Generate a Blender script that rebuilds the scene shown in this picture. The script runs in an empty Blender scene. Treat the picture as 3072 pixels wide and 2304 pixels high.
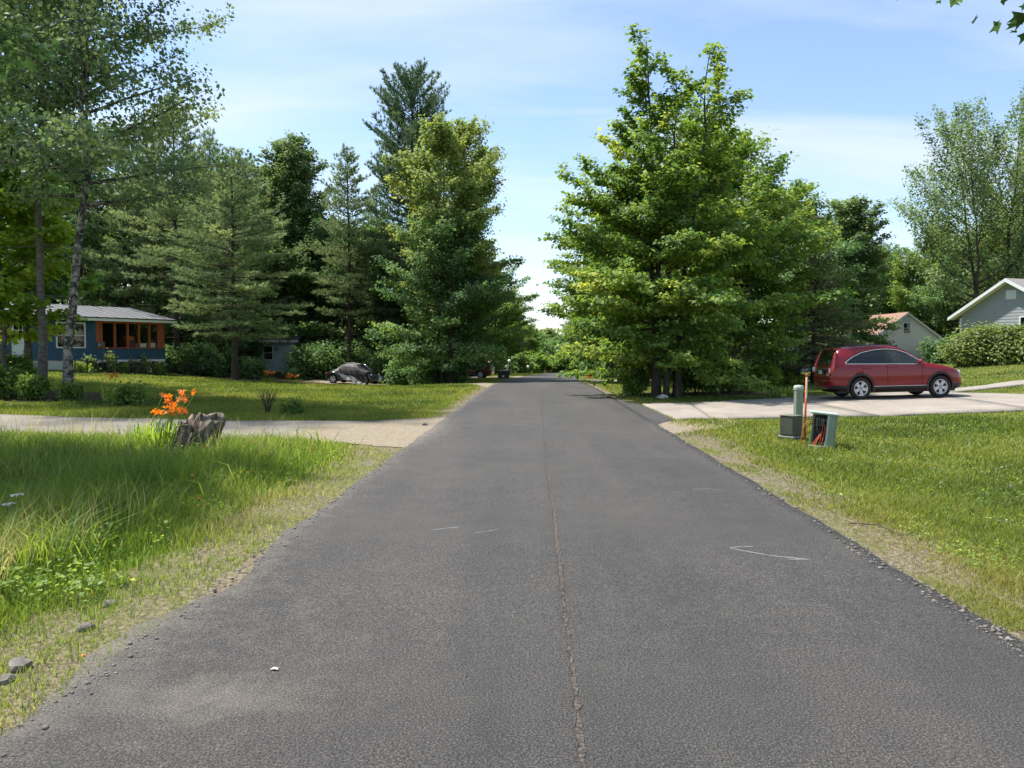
import bpy, bmesh, math, random
import numpy as np
from mathutils import Vector, Matrix

# ---------------------------------------------------------------- camera, sky, sun, exposure
SC = bpy.context.scene
COL = SC.collection
F = 2308.0 / 3072.0                 # focal length in picture widths
CAM_H = 1.68
PITCH = math.atan(104.0 / 2308.0)
cam_d = bpy.data.cameras.new('camera')
cam_d.sensor_width = 36.0
cam_d.lens = 36.0 * F
cam_d.clip_start = 0.05
cam_d.clip_end = 6000.0
cam = bpy.data.objects.new('camera', cam_d)
COL.objects.link(cam)
cam.location = (0, 0, CAM_H)
cam.rotation_euler = (math.pi / 2 - PITCH, 0, 0)
SC.camera = cam

SUN_AZ = math.atan2(-0.78, 0.36)    # seen from above, measured from +Y towards +X
SUN_EL = math.radians(64)
world = bpy.data.worlds.new('World')
SC.world = world
world.use_nodes = True
wn, wl = world.node_tree.nodes, world.node_tree.links
wn.clear()
w_out = wn.new('ShaderNodeOutputWorld')
w_bg = wn.new('ShaderNodeBackground')
w_bg.inputs['Strength'].default_value = 0.115
sky = wn.new('ShaderNodeTexSky')
sky.sky_type = 'NISHITA'
sky.sun_disc = False
sky.sun_elevation = SUN_EL
sky.sun_rotation = SUN_AZ
sky.air_density = 1.0
sky.dust_density = .4
sky.ozone_density = 1.6
# thin high cirrus over the whole dome
tc = wn.new('ShaderNodeTexCoord')
sep = wn.new('ShaderNodeSeparateXYZ')
wl.new(tc.outputs['Generated'], sep.inputs[0])
zz = wn.new('ShaderNodeMath'); zz.operation = 'ADD'; zz.inputs[1].default_value = 0.16
zc = wn.new('ShaderNodeMath'); zc.operation = 'MAXIMUM'; zc.inputs[1].default_value = 0.0
wl.new(sep.outputs['Z'], zc.inputs[0]); wl.new(zc.outputs[0], zz.inputs[0])
dx = wn.new('ShaderNodeMath'); dx.operation = 'DIVIDE'
dy = wn.new('ShaderNodeMath'); dy.operation = 'DIVIDE'
wl.new(sep.outputs['X'], dx.inputs[0]); wl.new(zz.outputs[0], dx.inputs[1])
wl.new(sep.outputs['Y'], dy.inputs[0]); wl.new(zz.outputs[0], dy.inputs[1])
cmb = wn.new('ShaderNodeCombineXYZ')
wl.new(dx.outputs[0], cmb.inputs[0]); wl.new(dy.outputs[0], cmb.inputs[1])
mp = wn.new('ShaderNodeMapping')
mp.inputs['Rotation'].default_value = (0, 0, math.radians(-28))
mp.inputs['Scale'].default_value = (0.6, 1.9, 1)
mp.inputs['Location'].default_value = (3.1, 1.7, 0)
wl.new(cmb.outputs[0], mp.inputs['Vector'])
cn = wn.new('ShaderNodeTexNoise')
cn.inputs['Scale'].default_value = 1.25
cn.inputs['Detail'].default_value = 7
cn.inputs['Roughness'].default_value = 0.52
cn.inputs['Distortion'].default_value = 0.35
wl.new(mp.outputs[0], cn.inputs['Vector'])
cr = wn.new('ShaderNodeValToRGB')
cr.color_ramp.elements[0].position = 0.42; cr.color_ramp.elements[0].color = (0.03, 0.03, 0.03, 1)
cr.color_ramp.elements[1].position = 0.70; cr.color_ramp.elements[1].color = (0.62, 0.62, 0.62, 1)
wl.new(cn.outputs['Fac'], cr.inputs['Fac'])
cmix = wn.new('ShaderNodeMix'); cmix.data_type = 'RGBA'
wl.new(cr.outputs['Color'], cmix.inputs['Factor'])
wl.new(sky.outputs['Color'], cmix.inputs['A'])
cmix.inputs['B'].default_value = (4.3, 4.6, 4.8, 1)
wl.new(cmix.outputs['Result'], w_bg.inputs['Color'])
wl.new(w_bg.outputs[0], w_out.inputs['Surface'])

sun_d = bpy.data.lights.new('sun', 'SUN')
sun_d.energy = 4.4
sun_d.angle = math.radians(2.0)
sun_d.color = (1.0, 0.95, 0.86)
sun = bpy.data.objects.new('sun', sun_d)
COL.objects.link(sun)
sdir = Vector((math.sin(SUN_AZ) * math.cos(SUN_EL), math.cos(SUN_AZ) * math.cos(SUN_EL), math.sin(SUN_EL)))
sun.rotation_euler = sdir.to_track_quat('Z', 'Y').to_euler()
sun.location = (-20, -10, 40)

SC.view_settings.view_transform = 'Standard'
SC.view_settings.look = 'None'
SC.view_settings.gamma = 1.0
SC.view_settings.use_curve_mapping = False
SC.view_settings.exposure = 1.0
SC.render.engine = 'CYCLES'
SC.cycles.use_denoising = True
SC.cycles.max_bounces = 8
SC.cycles.diffuse_bounces = 5
SC.cycles.glossy_bounces = 3
SC.cycles.transmission_bounces = 4
SC.cycles.transparent_max_bounces = 8
SC.cycles.caustics_reflective = False
SC.cycles.caustics_refractive = False
SC.render.use_persistent_data = False

RNG = np.random.default_rng(7)

# ---------------------------------------------------------------- helpers: picture to place, terrain
def ray(px, py):
    """direction of a picture point (3072 x 2304), scaled to y = 1"""
    a = (px - 1536) / 2308.0
    b = (1152 - py) / 2308.0
    c, s = math.cos(PITCH), math.sin(PITCH)
    d = Vector((a, c + b * s, b * c - s))
    return d / d.y
def at(px, py, Y):
    d = ray(px, py)
    return Vector((d.x * Y, Y, CAM_H + d.z * Y))
def road_r(y):
    y = np.asarray(y, float)
    yy = np.clip(y, -40, 112)
    a = -.003 * np.minimum(yy, 30)
    m = np.clip(yy - 30, 0, 15)
    b = -.003 * m - .019 * m * m / 30
    c = -.022 * np.clip(yy - 45, 0, None)
    return a + b + c
def road_c(y):
    y = np.asarray(y, float)
    k = np.clip(y - 40, 0, 70)
    return .2535 + .0306 * np.clip(y, -40, 150) + .0011 * k * k
HALF = 2.522
def gz(x, y):
    x = np.asarray(x, float); y = np.asarray(y, float)
    d = x - road_c(y)
    lr = np.clip(d - HALF - .8, 0, 24)
    ll = np.clip(-d - HALF - .8, 0, 30)
    fade = np.clip((ll) / 4.0, 0, 1)
    dep = .5 * np.exp(-(((x + 10) ** 2 + (y - 55) ** 2) / 162.0)) * fade
    micro = .012 * np.sin(x * 1.7 + .6 * np.sin(y * 1.1)) * np.sin(y * 1.3 + .8 * np.sin(x * .9))
    micro = micro * np.clip((np.maximum(lr, ll) - .3) / 1.5, 0, 1)
    dep = dep + .75 * np.exp(-(((x - 38.5) ** 2 + (y - 77) ** 2) / 130.0))
    return road_r(y) + .0019 * lr * lr + .0016 * ll * ll - dep + micro
def gzf(x, y):
    return float(gz(x, y))
def inpoly(x, y, poly):
    ins = np.zeros(np.shape(x), bool)
    n = len(poly); j = n - 1
    for i in range(n):
        xi, yi = poly[i]; xj, yj = poly[j]
        if yi != yj:
            ins ^= ((yi > y) != (yj > y)) & (x < (xj - xi) * (y - yi) / (yj - yi) + xi)
        j = i
    return ins

# ---------------------------------------------------------------- helpers: objects
def tag(o, label=None, cat=None, group=None, kind=None):
    if label: o['label'] = label
    if cat: o['category'] = cat
    if group: o['group'] = group
    if kind: o['kind'] = kind
    return o
def link(o, parent=None):
    COL.objects.link(o)
    if parent is not None: o.parent = parent
    return o
def thing(name, loc, label, cat, group=None, rz=0.0, rot=None, scale=None):
    o = bpy.data.objects.new(name, None)
    o.empty_display_size = .3
    link(o)
    o.location = loc
    o.rotation_euler = rot if rot else (0, 0, rz)
    if scale: o.scale = scale if hasattr(scale, '__len__') else (scale,) * 3
    return tag(o, label, cat, group)
def mobj(name, me, mat=None, parent=None, loc=None):
    o = bpy.data.objects.new(name, me)
    if mat is not None and len(me.materials) == 0: me.materials.append(mat)
    link(o, parent)
    if loc is not None: o.location = loc
    return o
def np_mesh(name, V, faces, mat=None, tint=None, smooth=False):
    """faces: (M,3) or (M,4) int array"""
    V = np.ascontiguousarray(V, dtype=np.float32)
    faces = np.ascontiguousarray(faces, dtype=np.int32)
    me = bpy.data.meshes.new(name)
    m, k = faces.shape
    me.vertices.add(len(V)); me.vertices.foreach_set('co', V.ravel())
    me.loops.add(m * k); me.loops.foreach_set('vertex_index', faces.ravel())
    me.polygons.add(m)
    me.polygons.foreach_set('loop_start', np.arange(0, m * k, k, dtype=np.int32))
    me.update(calc_edges=True)
    if tint is not None:
        at_ = me.attributes.new('tint', 'FLOAT', 'FACE')
        at_.data.foreach_set('value', np.ascontiguousarray(tint, dtype=np.float32))
    if smooth:
        me.polygons.foreach_set('use_smooth', np.ones(m, bool))
    if mat is not None: me.materials.append(mat)
    return me

class MB:
    """collects simple shapes into one mesh"""
    def __init__(s):
        s.v = []; s.f = []; s.m = []; s.sm = []
    def add(s, vs, fs, mi=0, smooth=False, M=None):
        o = len(s.v)
        for p in vs:
            p = Vector(p)
            s.v.append(tuple(M @ p) if M is not None else tuple(p))
        for f in fs:
            s.f.append(tuple(i + o for i in f)); s.m.append(mi); s.sm.append(smooth)
        return s
    def box(s, x0, x1, y0, y1, z0, z1, mi=0, M=None):
        vs = [(x0, y0, z0), (x1, y0, z0), (x1, y1, z0), (x0, y1, z0), (x0, y0, z1), (x1, y0, z1), (x1, y1, z1), (x0, y1, z1)]
        fs = [(0, 3, 2, 1), (4, 5, 6, 7), (0, 1, 5, 4), (1, 2, 6, 5), (2, 3, 7, 6), (3, 0, 4, 7)]
        return s.add(vs, fs, mi, False, M)
    def tube(s, pts, rad, sides=8, mi=0, caps=True, smooth=True, M=None):
        pts = [Vector(p) for p in pts]
        if not hasattr(rad, '__len__'): rad = [rad] * len(pts)
        vs = []; fs = []
        up = Vector((0, 0, 1))
        ref = None
        for i, p in enumerate(pts):
            d = (pts[min(i + 1, len(pts) - 1)] - pts[max(i - 1, 0)]).normalized()
            if ref is None:
                ref = d.cross(Vector((1, 0, 0)) if abs(d.x) < .8 else Vector((0, 1, 0))).normalized()
            a = (ref - d * ref.dot(d)).normalized(); b = d.cross(a); ref = a
            for k in range(sides):
                t = 2 * math.pi * k / sides
                vs.append(p + (a * math.cos(t) + b * math.sin(t)) * rad[i])
        for i in range(len(pts) - 1):
            for k in range(sides):
                k2 = (k + 1) % sides
                fs.append((i * sides + k, i * sides + k2, (i + 1) * sides + k2, (i + 1) * sides + k))
        if caps:
            fs.append(tuple(range(sides))[::-1]); fs.append(tuple((len(pts) - 1) * sides + k for k in range(sides)))
        return s.add(vs, fs, mi, smooth, M)
    def lathe(s, prof, sides=16, mi=0, smooth=True, M=None, caps=True):
        """prof: (r, z) from bottom to top, about z"""
        vs = []; fs = []
        for r, z in prof:
            for k in range(sides):
                t = 2 * math.pi * k / sides
                vs.append((r * math.cos(t), r * math.sin(t), z))
        for i in range(len(prof) - 1):
            for k in range(sides):
                k2 = (k + 1) % sides
                fs.append((i * sides + k, i * sides + k2, (i + 1) * sides + k2, (i + 1) * sides + k))
        if caps:
            fs.append(tuple(range(sides))[::-1]); fs.append(tuple((len(prof) - 1) * sides + k for k in range(sides)))
        return s.add(vs, fs, mi, smooth, M)
    def prism(s, poly, h0, h1, axis='y', mi=0, M=None):
        """poly of (a,b) extruded from h0 to h1: axis y -> (a,h,b), axis z -> (a,b,h), axis x -> (h,a,b)"""
        def P(a, b, h): return (a, h, b) if axis == 'y' else ((a, b, h) if axis == 'z' else (h, a, b))
        n = len(poly)
        vs = [P(a, b, h0) for a, b in poly] + [P(a, b, h1) for a, b in poly]
        fs = [tuple(range(n)), tuple(range(2 * n - 1, n - 1, -1))]
        for i in range(n):
            j = (i + 1) % n
            fs.append((i, i + n, j + n, j))
        return s.add(vs, fs, mi, False, M)
    def mesh(s, name, mats, bevel=0.0):
        me = bpy.data.meshes.new(name)
        me.from_pydata(s.v, [], s.f)
        if not isinstance(mats, (list, tuple)): mats = [mats]
        for m in mats: me.materials.append(m)
        me.polygons.foreach_set('material_index', s.m)
        me.polygons.foreach_set('use_smooth', s.sm)
        bm = bmesh.new(); bm.from_mesh(me)
        bmesh.ops.recalc_face_normals(bm, faces=bm.faces)
        if bevel > 0:
            bmesh.ops.bevel(bm, geom=[e for e in bm.edges if e.is_manifold and e.calc_face_angle(0) > .6],
                            offset=bevel, segments=2, affect='EDGES', profile=.6)
        bm.to_mesh(me); bm.free()
        me.update()
        return me
    def build(s, name, mats, parent=None, bevel=0.0, loc=None):
        return mobj(name, s.mesh(name, mats, bevel), None, parent, loc)

class Acc:
    """numpy tubes for trunks and limbs"""
    def __init__(s): s.V = []; s.Q = []; s.n = 0
    def tube(s, P, R, sides):
        P = np.asarray(P, float); R = np.asarray(R, float); n = len(P)
        D = np.gradient(P, axis=0); D /= np.linalg.norm(D, axis=1)[:, None] + 1e-9
        ref = np.array([1., 0, 0]) if abs(D[0, 0]) < .8 else np.array([0, 1., 0])
        A = np.cross(D, ref); A /= np.linalg.norm(A, axis=1)[:, None] + 1e-9
        B = np.cross(D, A)
        t = np.arange(sides) * 2 * np.pi / sides
        ring = P[:, None, :] + R[:, None, None] * (np.cos(t)[None, :, None] * A[:, None, :] + np.sin(t)[None, :, None] * B[:, None, :])
        i = np.arange(n - 1)[:, None] * sides; k = np.arange(sides)[None, :]; k2 = (k + 1) % sides
        q = np.stack([i + k, i + k2, i + sides + k2, i + sides + k], -1).reshape(-1, 4) + s.n
        s.V.append(ring.reshape(-1, 3)); s.Q.append(q); s.n += n * sides
    def mesh(s, name, mat):
        return np_mesh(name, np.concatenate(s.V), np.concatenate(s.Q), mat, None, True)

# ---------------------------------------------------------------- materials
def new_mat(name):
    m = bpy.data.materials.new(name); m.use_nodes = True
    n, l = m.node_tree.nodes, m.node_tree.links
    return m, n, l, n['Principled BSDF']
def plain(name, col, rough=.6, metal=0.0, spec=.5, coat=0.0, var=.12, scale=6.0, bump=0.0, emis=None):
    """one colour with a little uneven wear"""
    m, n, l, b = new_mat(name)
    b.inputs['Roughness'].default_value = rough
    b.inputs['Metallic'].default_value = metal
    b.inputs['Specular IOR Level'].default_value = spec
    if coat:
        b.inputs['Coat Weight'].default_value = coat; b.inputs['Coat Roughness'].default_value = .04
    t = n.new('ShaderNodeTexCoord'); no = n.new('ShaderNodeTexNoise')
    no.inputs['Scale'].default_value = scale; no.inputs['Detail'].default_value = 5
    l.new(t.outputs['Object'], no.inputs['Vector'])
    r = n.new('ShaderNodeValToRGB')
    r.color_ramp.elements[0].position = .3; r.color_ramp.elements[1].position = .7
    r.color_ramp.elements[0].color = tuple(c * (1 - var) for c in col) + (1,)
    r.color_ramp.elements[1].color = tuple(min(1, c * (1 + var)) for c in col) + (1,)
    l.new(no.outputs['Fac'], r.inputs['Fac']); l.new(r.outputs['Color'], b.inputs['Base Color'])
    if bump:
        bp = n.new('ShaderNodeBump'); bp.inputs['Strength'].default_value = bump; bp.inputs['Distance'].default_value = .02
        l.new(no.outputs['Fac'], bp.inputs['Height']); l.new(bp.outputs[0], b.inputs['Normal'])
    return m
def ramp_mat(name, stops, scale=5.0, rough=.9, detail=8, stretch=(1, 1, 1), bump=.3, bdist=.02, dist=0.0, spec=.3, coord='Object'):
    m, n, l, b = new_mat(name)
    b.inputs['Roughness'].default_value = rough; b.inputs['Specular IOR Level'].default_value = spec
    t = n.new('ShaderNodeTexCoord'); mp_ = n.new('ShaderNodeMapping'); mp_.inputs['Scale'].default_value = stretch
    no = n.new('ShaderNodeTexNoise'); no.inputs['Scale'].default_value = scale; no.inputs['Detail'].default_value = detail
    no.inputs['Distortion'].default_value = dist; no.inputs['Roughness'].default_value = .62
    l.new(t.outputs[coord], mp_.inputs['Vector']); l.new(mp_.outputs[0], no.inputs['Vector'])
    r = n.new('ShaderNodeValToRGB')
    while len(r.color_ramp.elements) < len(stops): r.color_ramp.elements.new(.5)
    for e, (p, c) in zip(r.color_ramp.elements, stops):
        e.position = p; e.color = tuple(c) + (1,)
    l.new(no.outputs['Fac'], r.inputs['Fac']); l.new(r.outputs['Color'], b.inputs['Base Color'])
    if bump:
        bp = n.new('ShaderNodeBump'); bp.inputs['Strength'].default_value = bump; bp.inputs['Distance'].default_value = bdist
        l.new(no.outputs['Fac'], bp.inputs['Height']); l.new(bp.outputs[0], b.inputs['Normal'])
    return m
def leaf_mat(name, stops, trans=.35, gloss=.03, rough=.6, gain=2.85, red=1.12):
    """leaf colour picked per leaf from the tint attribute, part of the light passes through"""
    m, n, l, b = new_mat(name)
    n.remove(b)
    out = n['Material Output']
    a = n.new('ShaderNodeAttribute'); a.attribute_name = 'tint'
    r = n.new('ShaderNodeValToRGB')
    while len(r.color_ramp.elements) < len(stops): r.color_ramp.elements.new(.5)
    for e, (p, c) in zip(r.color_ramp.elements, stops):
        e.position = p; e.color = (c[0] * gain * red, c[1] * gain, c[2] * gain * 1.05, 1)
    l.new(a.outputs['Fac'], r.inputs['Fac'])
    d = n.new('ShaderNodeBsdfDiffuse'); tr = n.new('ShaderNodeBsdfTranslucent'); g = n.new('ShaderNodeBsdfGlossy')
    g.inputs['Roughness'].default_value = rough; g.inputs['Color'].default_value = (.9, .95, 1, 1)
    hs = n.new('ShaderNodeHueSaturation'); hs.inputs['Hue'].default_value = .485; hs.inputs['Saturation'].default_value = 1.1; hs.inputs['Value'].default_value = 1.25
    l.new(r.outputs['Color'], d.inputs['Color']); l.new(r.outputs['Color'], hs.inputs['Color']); l.new(hs.outputs[0], tr.inputs['Color'])
    m1 = n.new('ShaderNodeMixShader'); m1.inputs[0].default_value = trans + .12
    m2 = n.new('ShaderNodeMixShader'); m2.inputs[0].default_value = gloss
    l.new(d.outputs[0], m1.inputs[1]); l.new(tr.outputs[0], m1.inputs[2])
    l.new(m1.outputs[0], m2.inputs[1]); l.new(g.outputs[0], m2.inputs[2])
    l.new(m2.outputs[0], out.inputs['Surface'])
    return m
def glass_mat(name, tint=(.25, .3, .32), clear=.5, rough=.02, base=(.012, .014, .016)):
    """window glass: partly see-through, the rest a dark reflecting pane"""
    m, n, l, b = new_mat(name)
    out = n['Material Output']
    b.inputs['Base Color'].default_value = tuple(base) + (1,)
    b.inputs['Roughness'].default_value = rough
    b.inputs['Specular IOR Level'].default_value = .9
    t = n.new('ShaderNodeBsdfTransparent'); t.inputs['Color'].default_value = tuple(tint) + (1,)
    mx = n.new('ShaderNodeMixShader'); mx.inputs[0].default_value = clear
    l.new(b.outputs[0], mx.inputs[1]); l.new(t.outputs[0], mx.inputs[2]); l.new(mx.outputs[0], out.inputs['Surface'])
    return m

M_leaf_maple = leaf_mat('leaf_maple', [(0, (.018, .042, .010)), (.45, (.042, .088, .016)), (.8, (.085, .135, .024)), (1, (.14, .18, .036))], .38, .02, .6, 3.05, 1.18)
M_leaf_young = leaf_mat('leaf_young_maple', [(0, (.04, .085, .012)), (.5, (.085, .15, .02)), (1, (.19, .23, .035))], .42)
M_leaf_dark = leaf_mat('leaf_dark', [(0, (.014, .033, .012)), (.5, (.03, .062, .018)), (1, (.07, .11, .028))], .33, .02, .6, 3.7)
M_leaf_poplar = leaf_mat('leaf_poplar', [(0, (.045, .075, .018)), (.5, (.085, .125, .03)), (.85, (.12, .155, .042)), (1, (.15, .165, .045))], .36)
M_leaf_aspen = leaf_mat('leaf_aspen', [(0, (.02, .045, .016)), (.5, (.045, .08, .026)), (1, (.10, .14, .045))], .33, .04, .5)
M_leaf_grey = leaf_mat('leaf_grey_green', [(0, (.026, .05, .016)), (.5, (.05, .086, .026)), (1, (.10, .14, .04))], .33)
M_needle = leaf_mat('pine_needle', [(0, (.022, .04, .018)), (.5, (.05, .078, .032)), (1, (.095, .125, .045))], .3, .02, .6, 3.6)
M_needle_dk = leaf_mat('pine_needle_dark', [(0, (.013, .028, .014)), (.5, (.028, .052, .024)), (1, (.062, .088, .034))], .25, .02, .6, 3.3)
M_needle_spruce = leaf_mat('spruce_needle', [(0, (.03, .03, .015)), (.4, (.04, .052, .022)), (1, (.07, .09, .03))], .15, .03)
M_hedge = leaf_mat('hedge_leaf', [(0, (.025, .05, .012)), (.5, (.06, .09, .02)), (1, (.12, .135, .035))], .25)
M_bark_dark = ramp_mat('bark_dark', [(.3, (.025, .02, .016)), (.6, (.075, .062, .05)), (.8, (.13, .115, .095))], 9, .95, stretch=(1, 1, .25), bump=.8)
M_bark_pine = ramp_mat('bark_pine', [(.3, (.03, .022, .017)), (.65, (.085, .062, .048)), (.85, (.15, .12, .1))], 8, .95, stretch=(1, 1, .35), bump=.8)
M_bark_grey = ramp_mat('bark_grey', [(.3, (.05, .045, .037)), (.5, (.11, .102, .085)), (.75, (.20, .19, .16))], 6, .9, stretch=(1, 1, 1.8), bump=.5)
M_bark_birch = ramp_mat('bark_birch', [(.38, (.012, .011, .011)), (.47, (.06, .056, .05)), (.55, (.22, .21, .185)), (.75, (.42, .405, .36))], 4.5, .8, stretch=(1, 1, 1.25), bump=.5, dist=1.2)
M_bark_poplar = ramp_mat('bark_poplar', [(.32, (.07, .065, .05)), (.5, (.26, .25, .2)), (.8, (.42, .41, .35))], 4, .9, stretch=(1, 1, 2.0), bump=.4)
# ---------------------------------------------------------------- ground, road, driveways
def ground_material():
    m, n, l, b = new_mat('ground_turf')
    b.inputs['Roughness'].default_value = .95; b.inputs['Specular IOR Level'].default_value = .15
    t = n.new('ShaderNodeTexCoord')
    def noise(s, d=6, r=.6):
        x = n.new('ShaderNodeTexNoise'); x.inputs['Scale'].default_value = s; x.inputs['Detail'].default_value = d; x.inputs['Roughness'].default_value = r
        l.new(t.outputs['Object'], x.inputs['Vector']); return x
    big, fine = noise(.22, 5), noise(9, 8, .75)
    def ramp(src, stops):
        r = n.new('ShaderNodeValToRGB')
        while len(r.color_ramp.elements) < len(stops): r.color_ramp.elements.new(.5)
        for e, (p, c) in zip(r.color_ramp.elements, stops): e.position = p; e.color = tuple(c) + (1,)
        l.new(src.outputs['Fac'], r.inputs['Fac']); return r
    g1 = ramp(fine, [(.3, (.045, .065, .012)), (.5, (.095, .13, .022)), (.7, (.16, .18, .04))])
    g2 = ramp(fine, [(.3, (.09, .085, .03)), (.55, (.16, .16, .04)), (.75, (.24, .22, .085))])
    gf = ramp(big, [(.42, (0, 0, 0)), (.64, (1, 1, 1))])
    mx = n.new('ShaderNodeMix'); mx.data_type = 'RGBA'
    l.new(gf.outputs[0], mx.inputs['Factor']); l.new(g1.outputs[0], mx.inputs['A']); l.new(g2.outputs[0], mx.inputs['B'])
    # woodland floor where the attribute says leaf litter lies instead of turf
    a = n.new('ShaderNodeAttribute'); a.attribute_name = 'litter'
    lit = ramp(fine, [(.3, (.02, .017, .011)), (.55, (.055, .042, .025)), (.75, (.10, .075, .045))])
    m2 = n.new('ShaderNodeMix'); m2.data_type = 'RGBA'
    l.new(a.outputs['Fac'], m2.inputs['Factor']); l.new(mx.outputs['Result'], m2.inputs['A']); l.new(lit.outputs[0], m2.inputs['B'])
    l.new(m2.outputs['Result'], b.inputs['Base Color'])
    bp = n.new('ShaderNodeBump'); bp.inputs['Strength'].default_value = .6; bp.inputs['Distance'].default_value = .04
    l.new(fine.outputs['Fac'], bp.inputs['Height']); l.new(bp.outputs[0], b.inputs['Normal'])
    return m
def axis(segs):
    out = []
    for a, b, st in segs: out.append(np.arange(a, b, st))
    out.append(np.array([segs[-1][1]]))
    return np.concatenate(out)
gxs = axis([(-2500, -300, 220), (-300, -60, 30), (-60, -30, 1.5), (-30, 45, .4), (45, 75, 1.5), (75, 300, 30), (300, 2500, 220)])
gys = axis([(-400, -20, 40), (-20, 0, 2), (0, 70, .4), (70, 130, 1.5), (130, 330, 20), (330, 3000, 267)])
GX, GY = np.meshgrid(gxs, gys)
GZ = gz(GX, GY)
nx, ny = len(gxs), len(gys)
ii = (np.arange(ny - 1)[:, None] * nx + np.arange(nx - 1)[None, :]).ravel()
gq = np.stack([ii, ii + 1, ii + nx + 1, ii + nx], -1)
gme = np_mesh('ground', np.stack([GX.ravel(), GY.ravel(), GZ.ravel()], -1), gq, ground_material(), None, True)
# leaf litter under the wood on the left, under the maples on the right, and far off
def litter(x, y):
    w = np.zeros(np.shape(x))
    edge = 47 + 1.2 * np.sin(x * .5)
    w = np.maximum(w, np.clip((y - edge) / 1.5, 0, 1) * (x < -12))
    w = np.maximum(w, np.clip((y - 58) / 2, 0, 1) * (x < -3))
    w = np.maximum(w, np.clip(1 - (((x + 16) / 4.6) ** 2 + ((y - 24.5) / 3.2) ** 2 - .5) / .5, 0, 1))
    w = np.maximum(w, np.clip(1 - (((x - 7.6) / 3.0) ** 2 + ((y - 30.5) / 2.2) ** 2 - .6) / .4, 0, 1))
    w = np.maximum(w, np.clip((y - 104) / 4, 0, 1))
    w = np.maximum(w, np.clip((y - 62) / 3, 0, 1) * (x > 10))
    return w
la = gme.attributes.new('litter', 'FLOAT', 'POINT')
la.data.foreach_set('value', litter(GX, GY).ravel().astype(np.float32))
tag(mobj('ground', gme), kind='structure')

def asphalt_material(name, lo, mid, hi, patch, pscale=.35, worn=0.0):
    m, n, l, b = new_mat(name)
    b.inputs['Roughness'].default_value = .75; b.inputs['Specular IOR Level'].default_value = .4
    t = n.new('ShaderNodeTexCoord')
    def noise(s, d, r, st=None):
        x = n.new('ShaderNodeTexNoise'); x.inputs['Scale'].default_value = s; x.inputs['Detail'].default_value = d; x.inputs['Roughness'].default_value = r
        if st:
            q = n.new('ShaderNodeMapping'); q.inputs['Scale'].default_value = st; l.new(t.outputs['Object'], q.inputs['Vector']); l.new(q.outputs[0], x.inputs['Vector'])
        else: l.new(t.outputs['Object'], x.inputs['Vector'])
        return x
    def ramp(src, stops, out='Fac'):
        r = n.new('ShaderNodeValToRGB')
        while len(r.color_ramp.elements) < len(stops): r.color_ramp.elements.new(.5)
        for e, (p, c) in zip(r.color_ramp.elements, stops): e.position = p; e.color = tuple(c) + (1,)
        l.new(src.outputs[out], r.inputs['Fac']); return r
    def mul(x, y, f=1.0):
        k = n.new('ShaderNodeMix'); k.data_type = 'RGBA'; k.blend_type = 'MULTIPLY'; k.inputs['Factor'].default_value = f
        l.new(x, k.inputs['A']); l.new(y, k.inputs['B']); return k.outputs['Result']
    fine = noise(88, 6, .8)
    vor = n.new('ShaderNodeTexVoronoi'); vor.inputs['Scale'].default_value = 85; l.new(t.outputs['Object'], vor.inputs['Vector'])
    col = ramp(fine, [(.37, lo), (.5, mid), (.64, hi)]).outputs[0]
    col = mul(col, ramp(noise(pscale, 6, .6), [(.3, (.80, .79, .79)), (.7, patch)]).outputs[0])
    col = mul(col, ramp(noise(2.6, 7, .7), [(.3, (.84, .84, .85)), (.68, (1.12, 1.10, 1.07))]).outputs[0])
    if worn:                                        # long tyre-worn streaks and dusty patches
        col = mul(col, ramp(noise(.9, 5, .6, (1.0, .07, 1)), [(.36, (.84, .85, .86)), (.62, (1.16, 1.13, 1.10))]).outputs[0], worn)
        a = n.new('ShaderNodeAttribute'); a.attribute_name = 'dust'
        dn = noise(5.5, 8, .75); md = n.new('ShaderNodeMath'); md.operation = 'MULTIPLY_ADD'; md.inputs[1].default_value = 1.7; md.inputs[2].default_value = -.85
        l.new(dn.outputs['Fac'], md.inputs[0]); ad = n.new('ShaderNodeMath'); ad.operation = 'ADD'; l.new(md.outputs[0], ad.inputs[0]); l.new(a.outputs['Fac'], ad.inputs[1])
        cl = n.new('ShaderNodeMath'); cl.operation = 'MULTIPLY'; cl.use_clamp = True; cl.inputs[1].default_value = .75; l.new(ad.outputs[0], cl.inputs[0])
        k = n.new('ShaderNodeMix'); k.data_type = 'RGBA'; l.new(cl.outputs[0], k.inputs['Factor']); l.new(col, k.inputs['A'])
        dust = ramp(fine, [(.35, (.09, .08, .068)), (.6, (.25, .22, .18))]); l.new(dust.outputs[0], k.inputs['B']); col = k.outputs['Result']
    l.new(col, b.inputs['Base Color'])
    bp = n.new('ShaderNodeBump'); bp.inputs['Strength'].default_value = .8; bp.inputs['Distance'].default_value = .009
    ad = n.new('ShaderNodeMath'); ad.operation = 'ADD'
    l.new(fine.outputs['Fac'], ad.inputs[0]); l.new(vor.outputs['Distance'], ad.inputs[1])
    l.new(ad.outputs[0], bp.inputs['Height']); l.new(bp.outputs[0], b.inputs['Normal'])
    return m
M_asphalt = asphalt_material('road_asphalt', (.009, .009, .0091), (.046, .045, .0453), (.152, .147, .143), (1.16, 1.12, 1.06), .35, .9)
M_asphalt2 = asphalt_material('drive_asphalt', (.12, .11, .098), (.20, .183, .163), (.29, .267, .24), (1.25, 1.18, 1.08), .8)
M_concrete = asphalt_material('drive_concrete', (.22, .197, .172), (.295, .268, .235), (.37, .338, .30), (1.15, 1.12, 1.08), .6)
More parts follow.
